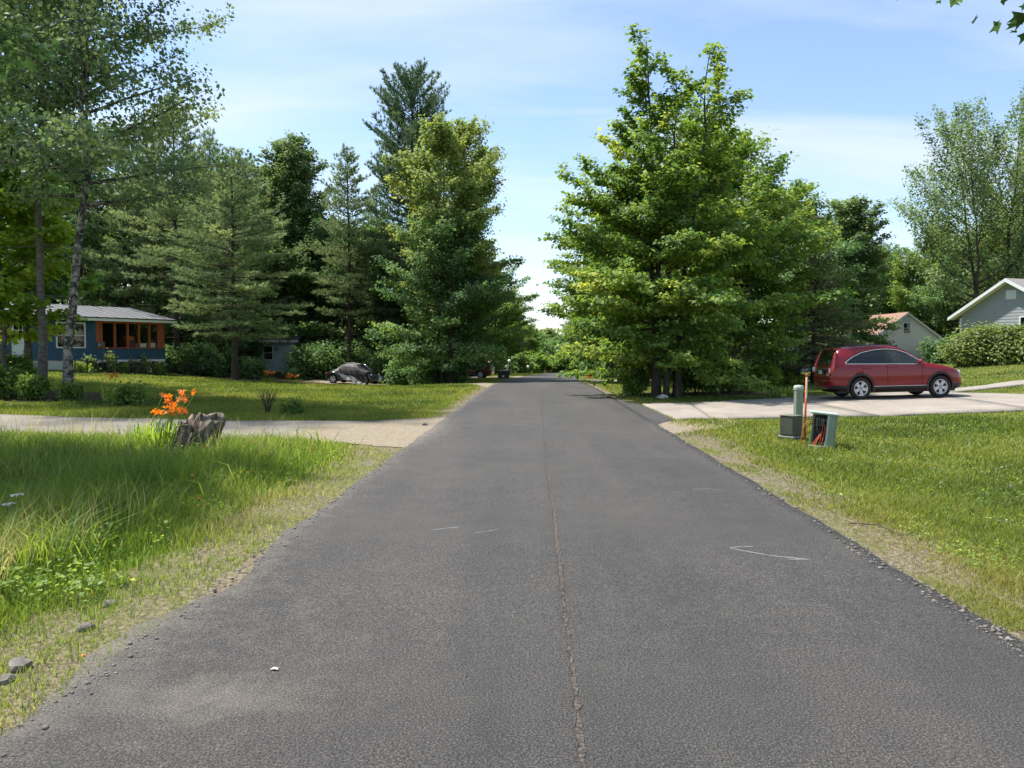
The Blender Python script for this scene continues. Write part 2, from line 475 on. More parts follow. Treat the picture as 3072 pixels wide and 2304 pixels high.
M_gravel = ramp_mat('verge_gravel', [(.28, (.035, .028, .018)), (.42, (.10, .082, .052)), (.55, (.18, .15, .10)), (.72, (.27, .235, .17))], 26, .95, 8, bump=.8, bdist=.03, coord='Object')
M_sand = ramp_mat('sand', [(.3, (.15, .12, .082)), (.55, (.24, .20, .145)), (.75, (.32, .275, .21))], 18, .95, 8, bump=.5, bdist=.02)
M_chalk = plain('chalk_paint', (.135, .135, .133), .9, var=.2, scale=40)
M_seam = ramp_mat('seam_aggregate', [(.36, (.024, .021, .020)), (.52, (.082, .070, .063)), (.72, (.19, .155, .13))], 55, .9, 6, bump=.8)

def edge_noise(y, seed, amp):
    y = np.asarray(y, float)
    return amp * (np.sin(y * 2.3 + seed) * .5 + np.sin(y * 5.7 + seed * 2.1) * .3 + np.sin(y * 13.1 + seed * .7) * .25)
def sheet(name, rows, mat, dz, parent=None, kind='structure', n_across=10, skirt=0.0, dust=None):
    """rows: list of (x0,y0,x1,y1); a draped strip lying dz above the ground"""
    V = []; nr = len(rows)
    for (x0, y0, x1, y1) in rows:
        t = np.linspace(0, 1, n_across + 1)
        xs = x0 + (x1 - x0) * t; ys = y0 + (y1 - y0) * t
        V.append(np.stack([xs, ys, gz(xs, ys) + dz], -1))
    V = np.concatenate(V); k = n_across + 1
    i = (np.arange(nr - 1)[:, None] * k + np.arange(n_across)[None, :]).ravel()
    q = np.stack([i, i + 1, i + k + 1, i + k], -1)
    if skirt:                                     # turned-down edges, so that the sheet has thickness
        base = len(V); ring = list(range(k)) + [r * k + k - 1 for r in range(1, nr)] + [(nr - 1) * k + j for j in range(k - 2, -1, -1)] + [r * k for r in range(nr - 2, 0, -1)]
        W = V[ring].copy(); W[:, 2] -= skirt
        V = np.concatenate([V, W]); m = len(ring)
        e = np.array([[ring[a], base + a, base + (a + 1) % m, ring[(a + 1) % m]] for a in range(m)])
        q = np.concatenate([q, e])
    me = np_mesh(name, V, q, mat, None, False)
    if dust is not None:
        me.attributes.new('dust', 'FLOAT', 'POINT').data.foreach_set('value', dust(V[:, 0], V[:, 1]).astype(np.float32))
    o = mobj(name, me, None, parent)
    if parent is None: tag(o, kind=kind)
    return o

def road_dust(x, y):
    dl = x - (road_c(y) - HALF); dr = road_c(y) + HALF - x
    d = .55 * np.exp(-dl / .28) + .30 * np.exp(-dr / .10)
    d += .62 * np.exp(-(((x + 1.45) / .45) ** 2 + ((y - 3.6) / .22) ** 2)) + .24 * np.exp(-(((x + 1.2) / .9) ** 2 + ((y - 4.6) / 2.0) ** 2))
    d += .6 * np.exp(-dl / .9) * np.exp(-((y - 16.2) / 2.6) ** 2) + .35 * np.exp(-dr / .7) * np.exp(-((y - 17) / 1.3) ** 2)
    return d - .25
ry = np.concatenate([np.arange(-6, 20, .12), np.arange(20, 60, .4), np.arange(60, 118, 1.0)])
# the left edge crumbles near the camera
def left_edge(y):
    y = np.asarray(y, float)
    bite = .16 * np.exp(-((y - 4.3) / .5) ** 2) - .10 * np.exp(-((y - 5.6) / .5) ** 2) + .09 * np.exp(-((y - 3.2) / .4) ** 2)
    return road_c(y) - HALF + edge_noise(y, 1.0, .05) * np.clip(1.6 - y / 18, .35, 1.3) - bite
def right_edge(y):
    return road_c(y) + HALF + edge_noise(y, 4.0, .03)
road = sheet('road', [(float(a), float(y), float(b), float(y)) for a, b, y in zip(left_edge(ry), right_edge(ry), ry)], M_asphalt, .022, n_across=28, skirt=.03, dust=road_dust)
# gravel verges beside the road
vy = np.concatenate([np.arange(-6, 20, .25), np.arange(20, 46, .6)])
vl = np.where(vy < 14.2, .8 + edge_noise(vy, 2.0, .2) + .35 * np.exp(-((vy - 3.5) / 1.8) ** 2), .4 + edge_noise(vy, 2.0, .08))
sheet('gravel_verge', [(float(c - HALF - w), float(y), float(c - HALF + .5), float(y)) for c, w, y in zip(road_c(vy), vl, vy)], M_gravel, .008)
vr = np.where(vy < 18.5, .85 + edge_noise(vy, 7.0, .14), .3 + edge_noise(vy, 7.0, .06))
sheet('gravel_verge', [(float(c + HALF - .5), float(y), float(c + HALF + w), float(y)) for c, w, y in zip(road_c(vy), vr, vy)], M_gravel, .008)
# asphalt driveway on the left with a sandy mouth
LD = [(-30, 15.6, -30, 19.6), (-20, 15.3, -20, 18.9), (-14, 15.0, -14, 18.6), (-9, 14.8, -9, 18.35), (-5.5, 14.6, -5.5, 18.3), (-3.6, 14.2, -3.4, 18.5), (-2.2, 13.5, -2.0, 19.3), (-1.75, 13.2, -1.6, 19.8)]
def dense(rows, n=8):
    out = []
    for a, b in zip(rows[:-1], rows[1:]):
        for k in range(n):
            t = k / n; r = [p + (q - p) * t for p, q in zip(a, b)]
            r[1] += edge_noise(r[0] * 2, 3.0, .08); r[3] += edge_noise(r[0] * 2, 9.0, .08)
            out.append(tuple(float(v) for v in r))
    out.append(rows[-1]); return out
sheet('driveway', dense(LD), M_asphalt2, .014, n_across=14)
sheet('sand_apron', dense([(-4.6, 14.75, -4.3, 17.2), (-3.4, 14.15, -3.2, 18.2), (-2.2, 13.45, -2.0, 19.2), (-1.78, 13.2, -1.62, 19.75)]), M_sand, .018, n_across=14)
# asphalt apron, sandy corner and concrete drive on the right
sheet('driveway_apron', dense([(3.2, 17.2, 3.6, 27.5), (3.55, 18.0, 3.9, 26.0), (3.98, 18.75, 4.06, 24.3)]), M_asphalt, .018, n_across=16, dust=lambda x, y: x * 0 - .2)
sheet('sand_corner', dense([(3.0, 15.4, 3.1, 17.9), (3.7, 15.9, 3.75, 18.35), (4.7, 16.9, 4.7, 18.65), (5.4, 17.9, 5.4, 18.8)]), M_sand, .012, n_across=8)
RD = [((4.02, 18.75), (4.10, 24.3)), ((4.95, 18.85), (5.75, 24.85)), ((9.2, 19.2), (9.6, 26.75)), ((13.6, 19.7), (14.6, 28.2)), ((16.2, 20.0), (16.6, 24.4))]
conc = thing('concrete_driveway', (0, 0, 0), None, None); tag(conc, kind='structure')
for k in range(len(RD) - 1):
    (a0, a1), (b0, b1) = RD[k], RD[k + 1]
    g = .03 if k == 0 else .012
    rows = []
    for i in range(9):
        t = i / 8
        p0 = [a0[j] + (b0[j] - a0[j]) * t for j in (0, 1)]; p1 = [a1[j] + (b1[j] - a1[j]) * t for j in (0, 1)]
        sh = g if i == 0 else (-g if i == 8 else 0)
        rows.append((p0[0] + sh, p0[1], p1[0] + sh, p1[1]))
    sheet('slab', rows, M_concrete, .045, conc, n_across=10, skirt=.06)
WK = [(14.6, 26.6, 14.7, 27.8), (18, 28.1, 18, 29.4), (22, 30.6, 22, 32.0), (28, 35.0, 28, 36.4)]
wk = sheet('garden_walk', dense(WK), M_concrete, .05, n_across=3, skirt=.07)
# dirt track to the covered car, far drives
sheet('dirt_track', dense([(-15, 55.0, -15, 60.0), (-10, 52.5, -10, 57.5), (-5, 47.0, -5, 50.5), (-2.5, 42, -2.3, 46), (-1.1, 36, -.9, 42.5)]), M_sand, .012)
sheet('far_driveway', dense([(-16, 71, -16, 74.5), (-6, 70, -6, 73), (-.5, 67, -.2, 72.5), (.9, 65.5, 1.1, 75)]), M_sand, .012)
sheet('far_driveway', dense([(5.0, 45.5, 5.2, 56), (7, 48.5, 7, 53.5), (18, 49, 18, 54)]), M_asphalt2, .012)
# the long seam between the two lanes
sy = np.concatenate([np.arange(1.5, 14, .06), np.arange(14, 30, .2)])
sx = .19 + .0296 * sy + edge_noise(sy * .22, 5.0, .016) + RNG.normal(0, .005, len(sy))
swid = .8 * (.012 + .006 * np.sin(sy * 1.1) * np.sin(sy * .37) + .013 * RNG.random(len(sy))) * np.clip(1.4 - sy / 30, .5, 1.2)
sheet('lane_seam', [(float(a - w), float(y), float(a + w), float(y)) for a, w, y in zip(sx, swid, sy)], M_seam, .0265, road, n_across=2)
crk = .19 + .0296 * sy + edge_noise(sy * .22, 5.0, .016) - swid * .9 + RNG.normal(0, .004, len(sy))
M_crack = plain('crack', (.03, .026, .025), .95)
sheet('seam_crack', [(float(a - w), float(y), float(a + w), float(y)) for a, w, y in zip(crk, .0004 + .0032 * RNG.random(len(sy)), sy)], M_crack, .0295, road, n_across=1)
# chalky survey marks sprayed on the asphalt
def gpt(px, py):
    d = ray(px, py); Y = 20.0
    for _ in range(30): Y = (CAM_H - float(gz(d.x * Y, Y))) / (-d.z)
    return (d.x * Y, Y)
def mark(pts, w):
    P = [gpt(*p) for p in pts]
    rows = []
    for (ax, ay), (bx, by) in zip(P[:-1], P[1:]):
        for k in range(8):
            t = k / 8; x = ax + (bx - ax) * t; y = ay + (by - ay) * t
            ww = w * (.45 + .55 * math.sin(math.pi * (t * .8 + .1))) * (.7 + .6 * random.random())
            rows.append((x, y - ww, x, y + ww))
    rows.append((P[-1][0], P[-1][1] - .004, P[-1][0], P[-1][1] + .004))
    sheet('paint_mark', rows, M_chalk, .0238, road, n_across=1)
random.seed(3)
mark([(2435, 1688), (2310, 1675), (2188, 1653)], .022)
mark([(2188, 1653), (2225, 1647), (2262, 1648)], .014)
mark([(2360, 1687), (2435, 1688)], .010)
mark([(1295, 1598), (1340, 1592), (1384, 1588)], .016)
mark([(1425, 1606), (1458, 1602), (1500, 1594)], .012)
mark([(2075, 1473), (2130, 1472), (2180, 1477)], .012)
# ---------------------------------------------------------------- vegetation builders
UP = np.array([0., 0, 1])
def unit(a): return a / (np.linalg.norm(a, axis=-1, keepdims=True) + 1e-9)
def leaves_mesh(name, P, size, rng, mat, tint, up=1.0, out=None, droop=.25, aspect=.40, lobes=False):
    """one small folded blade per leaf"""
    n = len(P)
    N = rng.normal(0, .5, (n, 3)); N[:, 2] += up
    if out is not None: N += out * .6
    N = unit(N)
    D = rng.normal(0, 1, (n, 3)); D[:, 2] -= droop
    if out is not None: D += out * .8
    D = unit(D - N * np.sum(D * N, 1)[:, None])
    S = np.cross(N, D)
    s = (size * rng.uniform(.5, 1.45, n))[:, None]
    if lobes:                                        # five pointed lobes, for the leaves nearest the camera
        ang = np.radians([-150, -75, -48, -20, 0, 20, 48, 75, 150]); rad = [.42, .72, .38, .45, 1.0, .45, .38, .72, .42]
        ring = [P + (D * (math.cos(a) * r * .6 + .3) + S * math.sin(a) * r * .75) * s for a, r in zip(ang, rad)]
        V = np.stack([P - D * s * .05] + ring, 1).reshape(-1, 3)
        b = np.arange(n)[:, None] * 10
        Fc = np.concatenate([b + np.array([[0, k, k + 1]]) for k in range(1, 9)], 0)
        return np_mesh(name, V, Fc, mat, np.tile(tint, 8))
    A = P; C = P + D * s
    fold = N * s * .12
    B = P + D * s * .45 + S * s * aspect + fold; E = P + D * s * .45 - S * s * aspect + fold
    V = np.stack([A, B, C, E], 1).reshape(-1, 3)
    q = np.arange(n * 4).reshape(-1, 4)
    return np_mesh(name, V, q, mat, tint)

def broadleaf(seed, H, R, cb, prof, nstem=1, spread=0.0, el=(5, 55), nb=60, leaf=.15, nleaf=30000, curve=0.0, flat=.4,
              r0=.18, lean=(0, 0), bark=None, mat=None, kink=None, clump=.13, tw=3.2, up=.65, twr=.30, bare=0, lobes=False, tlo=0.0, thi=1.0, drop=0.0):
    rng = np.random.default_rng(seed)
    tr, br = Acc(), Acc()
    stems = []
    for k in range(nstem):
        a = 2 * math.pi * k / nstem + rng.uniform(-.4, .4)
        base = np.array([math.cos(a), math.sin(a), 0]) * (.12 + .05 * nstem if nstem > 1 else 0)
        h = H * (1 if k == 0 else rng.uniform(.78, .98))
        top = np.array([lean[0] + math.cos(a) * spread * (nstem > 1), lean[1] + math.sin(a) * spread * (nstem > 1), h])
        t = np.linspace(0, 1, 14)[:, None]
        P = base + (top - base) * t
        w = np.cumsum(rng.normal(0, .035 * R * .5, (14, 2)), 0); w -= np.linspace(0, 1, 14)[:, None] * w[-1]
        P[:, :2] += w
        if kink is not None:
            for (kt, kx, ky) in kink: P[:, 0] += kx * np.exp(-((t[:, 0] - kt) / .12) ** 2); P[:, 1] += ky * np.exp(-((t[:, 0] - kt) / .12) ** 2)
        rr = r0 * (1 if k == 0 else rng.uniform(.6, .9)) * (1 - .94 * t[:, 0] ** .85) + .006
        rr[0] *= 1.35
        P[0, 2] = -.25
        tr.tube(P, rr, 9)
        stems.append((P, rr, a))
    S, D, L, T = [], [], [], []
    for i in range(nb):
        u = (i + rng.random()) / nb
        P, rr, a0 = stems[i % nstem]
        t = cb + (1 - cb) * u
        f = t * 13; j = min(int(f), 12); p = P[j] + (P[j + 1] - P[j]) * (f - j); rs = rr[j]
        az = i * 2.39996 + rng.uniform(-.5, .5)
        if nstem > 1 and rng.random() < .6: az = a0 + rng.normal(0, .9)
        Lb = R * np.interp(u, prof[0], prof[1]) * rng.uniform(.7, 1.2)
        e = math.radians(el[0] + (el[1] - el[0]) * u + rng.normal(0, 8))
        npt = 6; pts = [p]
        dirs = []
        for s in range(npt):
            d = np.array([math.cos(az) * math.cos(e), math.sin(az) * math.cos(e), math.sin(e)])
            pts.append(pts[-1] + d * Lb / npt); dirs.append(d)
            e += curve + rng.normal(0, .06); az += rng.normal(0, .1)
        pts = np.array(pts)
        rb = min(rs * .6, .016 + .014 * Lb)
        br.tube(pts, np.linspace(rb, .005, npt + 1), 5)
        bt = rng.normal(0, .16)
        nt = int(Lb * tw) + 3
        for q in range(nt):
            v = .12 + .88 * (q + rng.random()) / nt
            g = v * npt; jj = min(int(g), npt - 1)
            ps = pts[jj] + (pts[jj + 1] - pts[jj]) * (g - jj)
            d = dirs[jj]
            sa = math.atan2(d[1], d[0]) + (1 if q % 2 else -1) * rng.uniform(.45, 1.15)
            se = math.asin(max(-1, min(1, d[2]))) * .8 + rng.normal(0, .22) - drop
            td = np.array([math.cos(sa) * math.cos(se), math.sin(sa) * math.cos(se), math.sin(se)])
            tl = (twr * Lb * (1 - .75 * v) + .28) * rng.uniform(.7, 1.25)
            S.append(ps); D.append(td); L.append(tl); T.append(bt + rng.normal(0, .07))
            if q % 2 == 0: br.tube(np.array([ps, ps + td * tl * .5, ps + td * tl * .9]), np.array([.009, .006, .003]), 3)
        S.append(pts[-2]); D.append(dirs[-1]); L.append(Lb / npt + .2); T.append(bt)
    # bare dead limbs
    for i in range(bare):
        P, rr, a0 = stems[i % nstem]; t = rng.uniform(.18, cb + .1); f = t * 13; j = int(f); p = P[j]
        az = rng.uniform(0, 6.28); e = rng.uniform(-.2, .5); pts = [p]; Lb = rng.uniform(.6, 2.4)
        for s in range(5):
            pts.append(pts[-1] + np.array([math.cos(az) * math.cos(e), math.sin(az) * math.cos(e), math.sin(e)]) * Lb / 5); az += rng.normal(0, .3); e += rng.normal(0, .2)
        br.tube(np.array(pts), np.linspace(.02, .005, 6), 4)
    S, D, L, T = np.array(S), np.array(D), np.array(L), np.array(T)
    pr = L ** 1.15; pr /= pr.sum()
    k = rng.choice(len(S), nleaf, p=pr)
    v = rng.random(nleaf) ** .75
    J = rng.normal(0, 1, (nleaf, 3)) * clump * np.array([1, 1, flat]) * (.6 + L[k])[:, None]
    Pp = S[k] + D[k] * (L[k] * v)[:, None] + J
    tint = np.clip(.45 + T[k] + rng.normal(0, .17, nleaf), tlo, thi)
    cr = leaves_mesh('crown', Pp, leaf, rng, mat, tint, up=up, out=D[k], lobes=lobes)
    return [('trunk', tr.mesh('trunk', bark)), ('branches', br.mesh('branches', bark)), ('crown', cr)]

def conifer(seed, H, R, cb, prof, el=(-8, 40), step=.62, per=5, needle=.2, wid=.022, nn=9, bark=None, mat=None, r0=.2, curve=.08, dens=5.5, sag=0.0, dead=.25, lat=.4, tuftup=.45):
    rng = np.random.default_rng(seed)
    tr, br = Acc(), Acc()
    t = np.linspace(0, 1, 12)
    P = np.stack([np.cumsum(rng.normal(0, .03, 12)), np.cumsum(rng.normal(0, .03, 12)), t * H], -1); P[0] = (0, 0, -.25)
    rr = r0 * (1 - .95 * t) + .008; rr[0] *= 1.3
    tr.tube(P, rr, 9)
    TP, TD, TT = [], [], []
    z = cb * H; wi = 0
    while z < H * .985:
        u = (z / H - cb) / (1 - cb)
        n = per + int(rng.integers(-1, 2))
        j = z / H * 11; i0 = min(int(j), 10); p0 = P[i0] + (P[i0 + 1] - P[i0]) * (j - i0)
        for b in range(max(2, n)):
            az = 2 * math.pi * b / max(2, n) + wi * 1.1 + rng.normal(0, .25)
            Lb = max(.25, R * np.interp(u, prof[0], prof[1]) * rng.uniform(.55, 1.2))
            e = math.radians(el[0] + (el[1] - el[0]) * u + rng.normal(0, 6)); pts = [p0 + np.array([0, 0, rng.normal(0, .1)])]; dirs = []
            for s in range(6):
                d = np.array([math.cos(az) * math.cos(e), math.sin(az) * math.cos(e), math.sin(e)])
                pts.append(pts[-1] + d * Lb / 6); dirs.append(d); e += curve * (1 if s > 1 else -sag); az += rng.normal(0, .07)
            pts = np.array(pts)
            br.tube(pts, np.linspace(min(.012 + .011 * Lb, .05), .005, 7), 4)
            bt = rng.normal(0, .14)
            nl = int(Lb * 3.6) + 2
            for q in range(nl):
                v = (.22 if Lb > .8 else .05) + (.78 if Lb > .8 else .95) * (q + rng.random()) / nl
                g = v * 6; jj = min(int(g), 5); ps = pts[jj] + (pts[jj + 1] - pts[jj]) * (g - jj); d = dirs[jj]
                sa = math.atan2(d[1], d[0]) + (1 if q % 2 else -1) * rng.uniform(.5, 1.0)
                ll = (lat * Lb * (1 - .8 * v) + .22) * rng.uniform(.6, 1.2); se = math.asin(np.clip(d[2], -1, 1)) + rng.normal(.05, .12) - sag
                td = np.array([math.cos(sa) * math.cos(se), math.sin(sa) * math.cos(se), math.sin(se)])
                m = max(1, int(ll * dens))
                for w in range(m):
                    TP.append(ps + td * ll * (w + .6) / m + rng.normal(0, .04, 3)); TD.append(td); TT.append(bt)
            TP.append(pts[-1]); TD.append(dirs[-1]); TT.append(bt + .1)
        z += step * rng.uniform(.75, 1.25) * (1 - .45 * u); wi += 1
    # dead lower limbs
    for i in range(int(dead * 60)):
        zz = rng.uniform(.12, cb + .08) * H; az = rng.uniform(0, 6.28); e = rng.uniform(-.25, .25); Lb = rng.uniform(.8, .75 * R + .9); pts = [np.array([0, 0, zz])]
        for s in range(5):
            pts.append(pts[-1] + np.array([math.cos(az) * math.cos(e), math.sin(az) * math.cos(e), math.sin(e)]) * Lb / 5); az += rng.normal(0, .25); e += rng.normal(.02, .16)
        pts = np.array(pts); br.tube(pts, np.linspace(.02, .005, 6), 4)
        for q in range(2):
            k = int(rng.integers(2, 5)); d2 = unit(pts[k] - pts[k - 1] + rng.normal(0, .12, 3)); br.tube(np.array([pts[k], pts[k] + d2 * Lb * .15, pts[k] + d2 * Lb * .3]), np.array([.009, .006, .004]), 3)
    TP, TD, TT = np.array(TP), np.array(TD), np.array(TT)
    n = len(TP) * nn
    k = np.repeat(np.arange(len(TP)), nn)
    Dn = unit(TD[k] * .75 + rng.normal(0, .62, (n, 3)) + UP * tuftup)
    Ln = (needle * rng.uniform(.7, 1.25, n))[:, None]
    Sd = unit(np.cross(Dn, rng.normal(0, 1, (n, 3)))) * wid * rng.uniform(.7, 1.3, n)[:, None]
    B = TP[k] + rng.normal(0, .025, (n, 3))
    V = np.stack([B - Sd, B + Sd, B + Dn * Ln], 1).reshape(-1, 3)
    cr = np_mesh('crown', V, np.arange(n * 3).reshape(-1, 3), mat, np.clip(.45 + TT[k] + rng.normal(0, .14, n), 0, 1))
    return [('trunk', tr.mesh('trunk', bark)), ('branches', br.mesh('branches', bark)), ('crown', cr)]

def shrub(seed, rx, ry, h, nleaf, leaf, mat, bark, nst=14, shell=.55, flat=.5, tint0=.45):
    rng = np.random.default_rng(seed)
    br = Acc()
    S = []
    for i in range(nst):
        a = rng.uniform(0, 6.28); r = rng.uniform(.2, .9); hh = h * rng.uniform(.55, .98) * math.sqrt(max(.1, 1 - (r * .85) ** 2))
        end = np.array([rx * r * math.cos(a), ry * r * math.sin(a), hh]); mid = end * np.array([.45, .45, .55])
        st = np.array([end[0] * .15, end[1] * .15, -.1]); br.tube(np.array([st, mid, end]), np.array([.018, .012, .004]), 4); S.append((mid, end))
    # overlapping lumps of foliage give the uneven outline
    nl = max(10, int(nst * 1.5)); c = []; 
    for i in range(nl):
        a = rng.uniform(0, 6.28); r = math.sqrt(rng.random()) * .72; zc = rng.uniform(.22, .82)
        k = math.sqrt(max(.08, 1 - zc ** 2 * .8)); c.append((rx * r * k * math.cos(a), ry * r * k * math.sin(a), h * zc, rng.uniform(.14, .46)))
    c = np.array(c); j = rng.integers(0, nl, nleaf)
    d = unit(rng.normal(0, 1, (nleaf, 3))); rad = (shell * .6 + (1.15 - shell * .6) * rng.random(nleaf))[:, None]
    P = c[j, :3] + d * rad * c[j, 3:4] * np.array([rx, ry, h]) ; P[:, 2] = np.abs(P[:, 2]) + .02
    lt = rng.normal(0, .12, nl)
    return [('stems', br.mesh('stems', bark)), ('foliage', leaves_mesh('foliage', P, leaf, rng, mat, np.clip(tint0 + lt[j] + rng.normal(0, .15, nleaf), 0, 1), up=.7, out=d))]

def plant(name, parts, loc, label, cat, group=None, rz=0.0, scale=1.0, tilt=(0, 0)):
    o = thing(name, loc, label, cat, group, rot=(tilt[0], tilt[1], rz), scale=scale)
    for nm, me in parts:
        q = mobj(nm, me, None, o)
        if nm in ('branches', 'stems'): tag(q, kind='stuff')
    return o
def gloc(px, Y, dz=0.0):
    X = (px - 1536) / 2308.0 * Y
    return (X, Y, gzf(X, Y) + dz)

# ---------------------------------------------------------------- tree kinds
PR_MAPLE = ([0, .12, .35, .6, .85, 1], [.82, 1.0, 1.0, .72, .42, .22])
PR_OVAL = ([0, .2, .5, .8, 1], [.6, .95, 1.0, .7, .25])
PR_ROUND = ([0, .25, .55, .8, 1], [.8, 1.0, .95, .7, .35])
PR_TALL = ([0, .15, .5, .85, 1], [.45, .8, 1.0, .75, .3])
PR_PINE = ([0, .15, .5, .8, 1], [.75, 1.0, .8, .45, .08])
PR_CONE = ([0, .1, .5, 1], [.9, 1.0, .6, .05])

K_hero = broadleaf(11, 13.8, 3.8, .08, ([0, .12, .35, .6, .85, 1], [.85, 1.0, .98, .62, .32, .2]), nstem=6, spread=1.35, el=(-4, 58), nb=150, leaf=.145, nleaf=78000, curve=.035, flat=.3, r0=.15, bark=M_bark_dark, mat=M_leaf_maple, clump=.10, tw=3.0, up=.8)
K_round = broadleaf(21, 11, 4.6, .10, PR_ROUND, nstem=2, spread=.8, el=(0, 60), nb=75, leaf=.18, nleaf=38000, flat=.45, r0=.18, bark=M_bark_dark, mat=M_leaf_dark, clump=.15)
K_round2 = broadleaf(22, 12, 4.2, .14, PR_OVAL, nstem=3, spread=1.0, el=(5, 60), nb=80, leaf=.17, nleaf=42000, flat=.4, r0=.16, bark=M_bark_grey, mat=M_leaf_maple, clump=.14)
K_poplar = broadleaf(31, 17, 4.3, .30, PR_OVAL, nstem=2, spread=1.3, el=(12, 62), nb=95, leaf=.19, nleaf=60000, flat=.6, r0=.2, bark=M_bark_poplar, mat=M_leaf_poplar, clump=.15, bare=8)
K_poplar2 = broadleaf(32, 15, 3.2, .25, PR_TALL, nstem=1, el=(25, 65), nb=75, leaf=.19, nleaf=34000, flat=.7, r0=.17, bark=M_bark_poplar, mat=M_leaf_grey, clump=.15, bare=5)
K_birch = broadleaf(41, 19, 5.1, .31, ([0, .2, .55, .8, 1], [.95, 1.0, .9, .7, .35]), nstem=1, el=(16, 62), nb=66, leaf=.12, nleaf=38000, flat=.8, r0=.145, lean=(1.7, -.4), bark=M_bark_birch, mat=M_leaf_aspen, clump=.13, kink=[(.33, .45, 0), (.15, -.15, 0)], up=.3, twr=.26, bare=16)
K_aspen = broadleaf(42, 21, 3.9, .34, PR_TALL, nstem=1, el=(25, 62), nb=50, leaf=.12, nleaf=28000, flat=.8, r0=.14, lean=(.3, 0), bark=M_bark_grey, mat=M_leaf_aspen, clump=.14, up=.3, bare=12)
K_young = broadleaf(51, 6.6, 2.1, .22, PR_ROUND, nstem=1, el=(5, 55), nb=50, leaf=.16, nleaf=22000, flat=.25, r0=.075, bark=M_bark_grey, mat=M_leaf_young, clump=.09, up=1.0)
K_elm = broadleaf(61, 19.5, 6.4, .22, ([0, .2, .6, .85, 1], [.8, 1.0, .9, .6, .3]), nstem=4, spread=3.6, el=(22, 66), nb=100, leaf=.17, nleaf=46000, flat=1.0, r0=.2, bark=M_bark_dark, mat=M_leaf_grey, clump=.13, curve=.05, twr=.26, up=.5)
K_pine = conifer(71, 17, 3.8, .22, PR_PINE, bark=M_bark_pine, mat=M_needle, r0=.19, needle=.26, wid=.026, nn=9, dens=4.6)
K_pine2 = conifer(72, 18, 3.4, .30, PR_PINE, bark=M_bark_pine, mat=M_needle, r0=.2, needle=.26, wid=.026, nn=9, dens=4.6, dead=.5)
K_pine_tall = conifer(73, 24.5, 5.2, .2, ([0, .2, .5, .75, .93, 1], [.85, 1.05, .95, .75, .5, .14]), bark=M_bark_pine, mat=M_needle_dk, r0=.3, needle=.32, wid=.032, nn=9, step=.72, dens=4.2, el=(-5, 48))
K_spruce = conifer(74, 9.5, 3.0, .06, PR_CONE, bark=M_bark_dark, mat=M_needle_spruce, r0=.15, needle=.17, wid=.026, nn=8, step=.4, per=6, el=(-12, 25), sag=.12, curve=.05, dens=5.5, dead=.6, lat=.45, tuftup=.0)
K_sapling = broadleaf(81, 4.6, 1.5, .1, PR_OVAL, nstem=2, spread=.4, el=(10, 60), nb=34, leaf=.17, nleaf=7000, flat=.5, r0=.05, bark=M_bark_dark, mat=M_leaf_dark, clump=.12)

# ---------------------------------------------------------------- trees set out
def tree(kind, px, Y, label, name='tree', h=None, hk=None, rz=0.0, cat='tree', group=None, wide=1.0, tilt=(0, 0)):
    s = (h / hk) if h else 1.0
    return plant(name, kind, gloc(px, Y), label, cat, group, rz, (s * wide, s * wide, s), tilt)
# left: birch clump, young maple
tree(K_birch, 205, 24, 'birch with black-banded white trunk bending right, nearest the lawn', 'birch_tree', rz=0.0)
tree(K_aspen, 128, 25.5, 'straight pale grey aspen trunk just left of the banded birch', 'aspen_tree', rz=.6)
tree(K_aspen, 78, 27.5, 'dark-trunked aspen leaning right behind the pale grey aspen', 'aspen_tree', rz=2.2, tilt=(0, .075), h=20, hk=21)
tree(K_aspen, -60, 33, 'grey aspen at the left picture edge behind the other aspens', 'aspen_tree', rz=4.0)
tree(K_young, 12, 26.4, 'young maple with bright yellow-green leaves at the left edge', 'maple_tree', rz=1.0, h=8.0, hk=6.6)
# left: the wood behind the blue house
W = 'wood behind the blue house'
tree(K_pine2, 130, 60, 'pine behind the birch trunks, left of the blue house roof', 'pine_tree', h=17, hk=18, rz=1.1, group=W)
tree(K_round, 260, 58, 'dark broadleaf tree rising over the blue house roof', 'broadleaf_tree', h=15.5, hk=11, rz=2.0, group=W, wide=.85)
tree(K_pine, 380, 55, 'pine standing directly behind the blue house porch', 'pine_tree', h=16.5, hk=17, rz=.3, group=W)
tree(K_pine2, 470, 57, 'pine behind the right end of the blue house', 'pine_tree', h=17.5, hk=18, rz=2.5, group=W)
tree(K_pine2, 530, 50, 'pine with bare double-looking trunk right of the blue house porch', 'pine_tree', h=18, hk=18, rz=4.4, group=W)
tree(K_pine, 640, 54, 'slim spiky-topped pine right of the blue house', 'pine_tree', h=16.8, hk=17, rz=3.3, group=W, wide=.8)
tree(K_pine, 705, 44.5, 'broad light green pine standing at the lawn edge', 'pine_tree', h=13.2, hk=17, rz=5.0, group=W, wide=1.3)
tree(K_pine, 745, 66, 'pine just right of the broad light green pine', 'pine_tree', h=18, hk=17, rz=.9, group=W, wide=1.1)
tree(K_poplar2, 885, 70, 'pale loose poplar top between the pines', 'poplar_tree', h=19.5, hk=15, rz=.4, group=W)
tree(K_pine2, 1050, 61, 'dark straight pine left of the tallest pine', 'pine_tree', h=18.2, hk=18, rz=1.7, group=W)
tree(K_pine_tall, 1245, 63, 'tallest pine of the left wood, dark blue-green', 'pine_tree', rz=.5, group=W)
tree(K_poplar, 1370, 52, 'big yellow-green poplar with pale trunk in front of the tallest pine', 'poplar_tree', rz=.8, group=W)
tree(K_round, 1335, 48, 'dark maple with low boughs behind the covered car', 'maple_tree', h=9.6, hk=11, rz=.4, group=W)
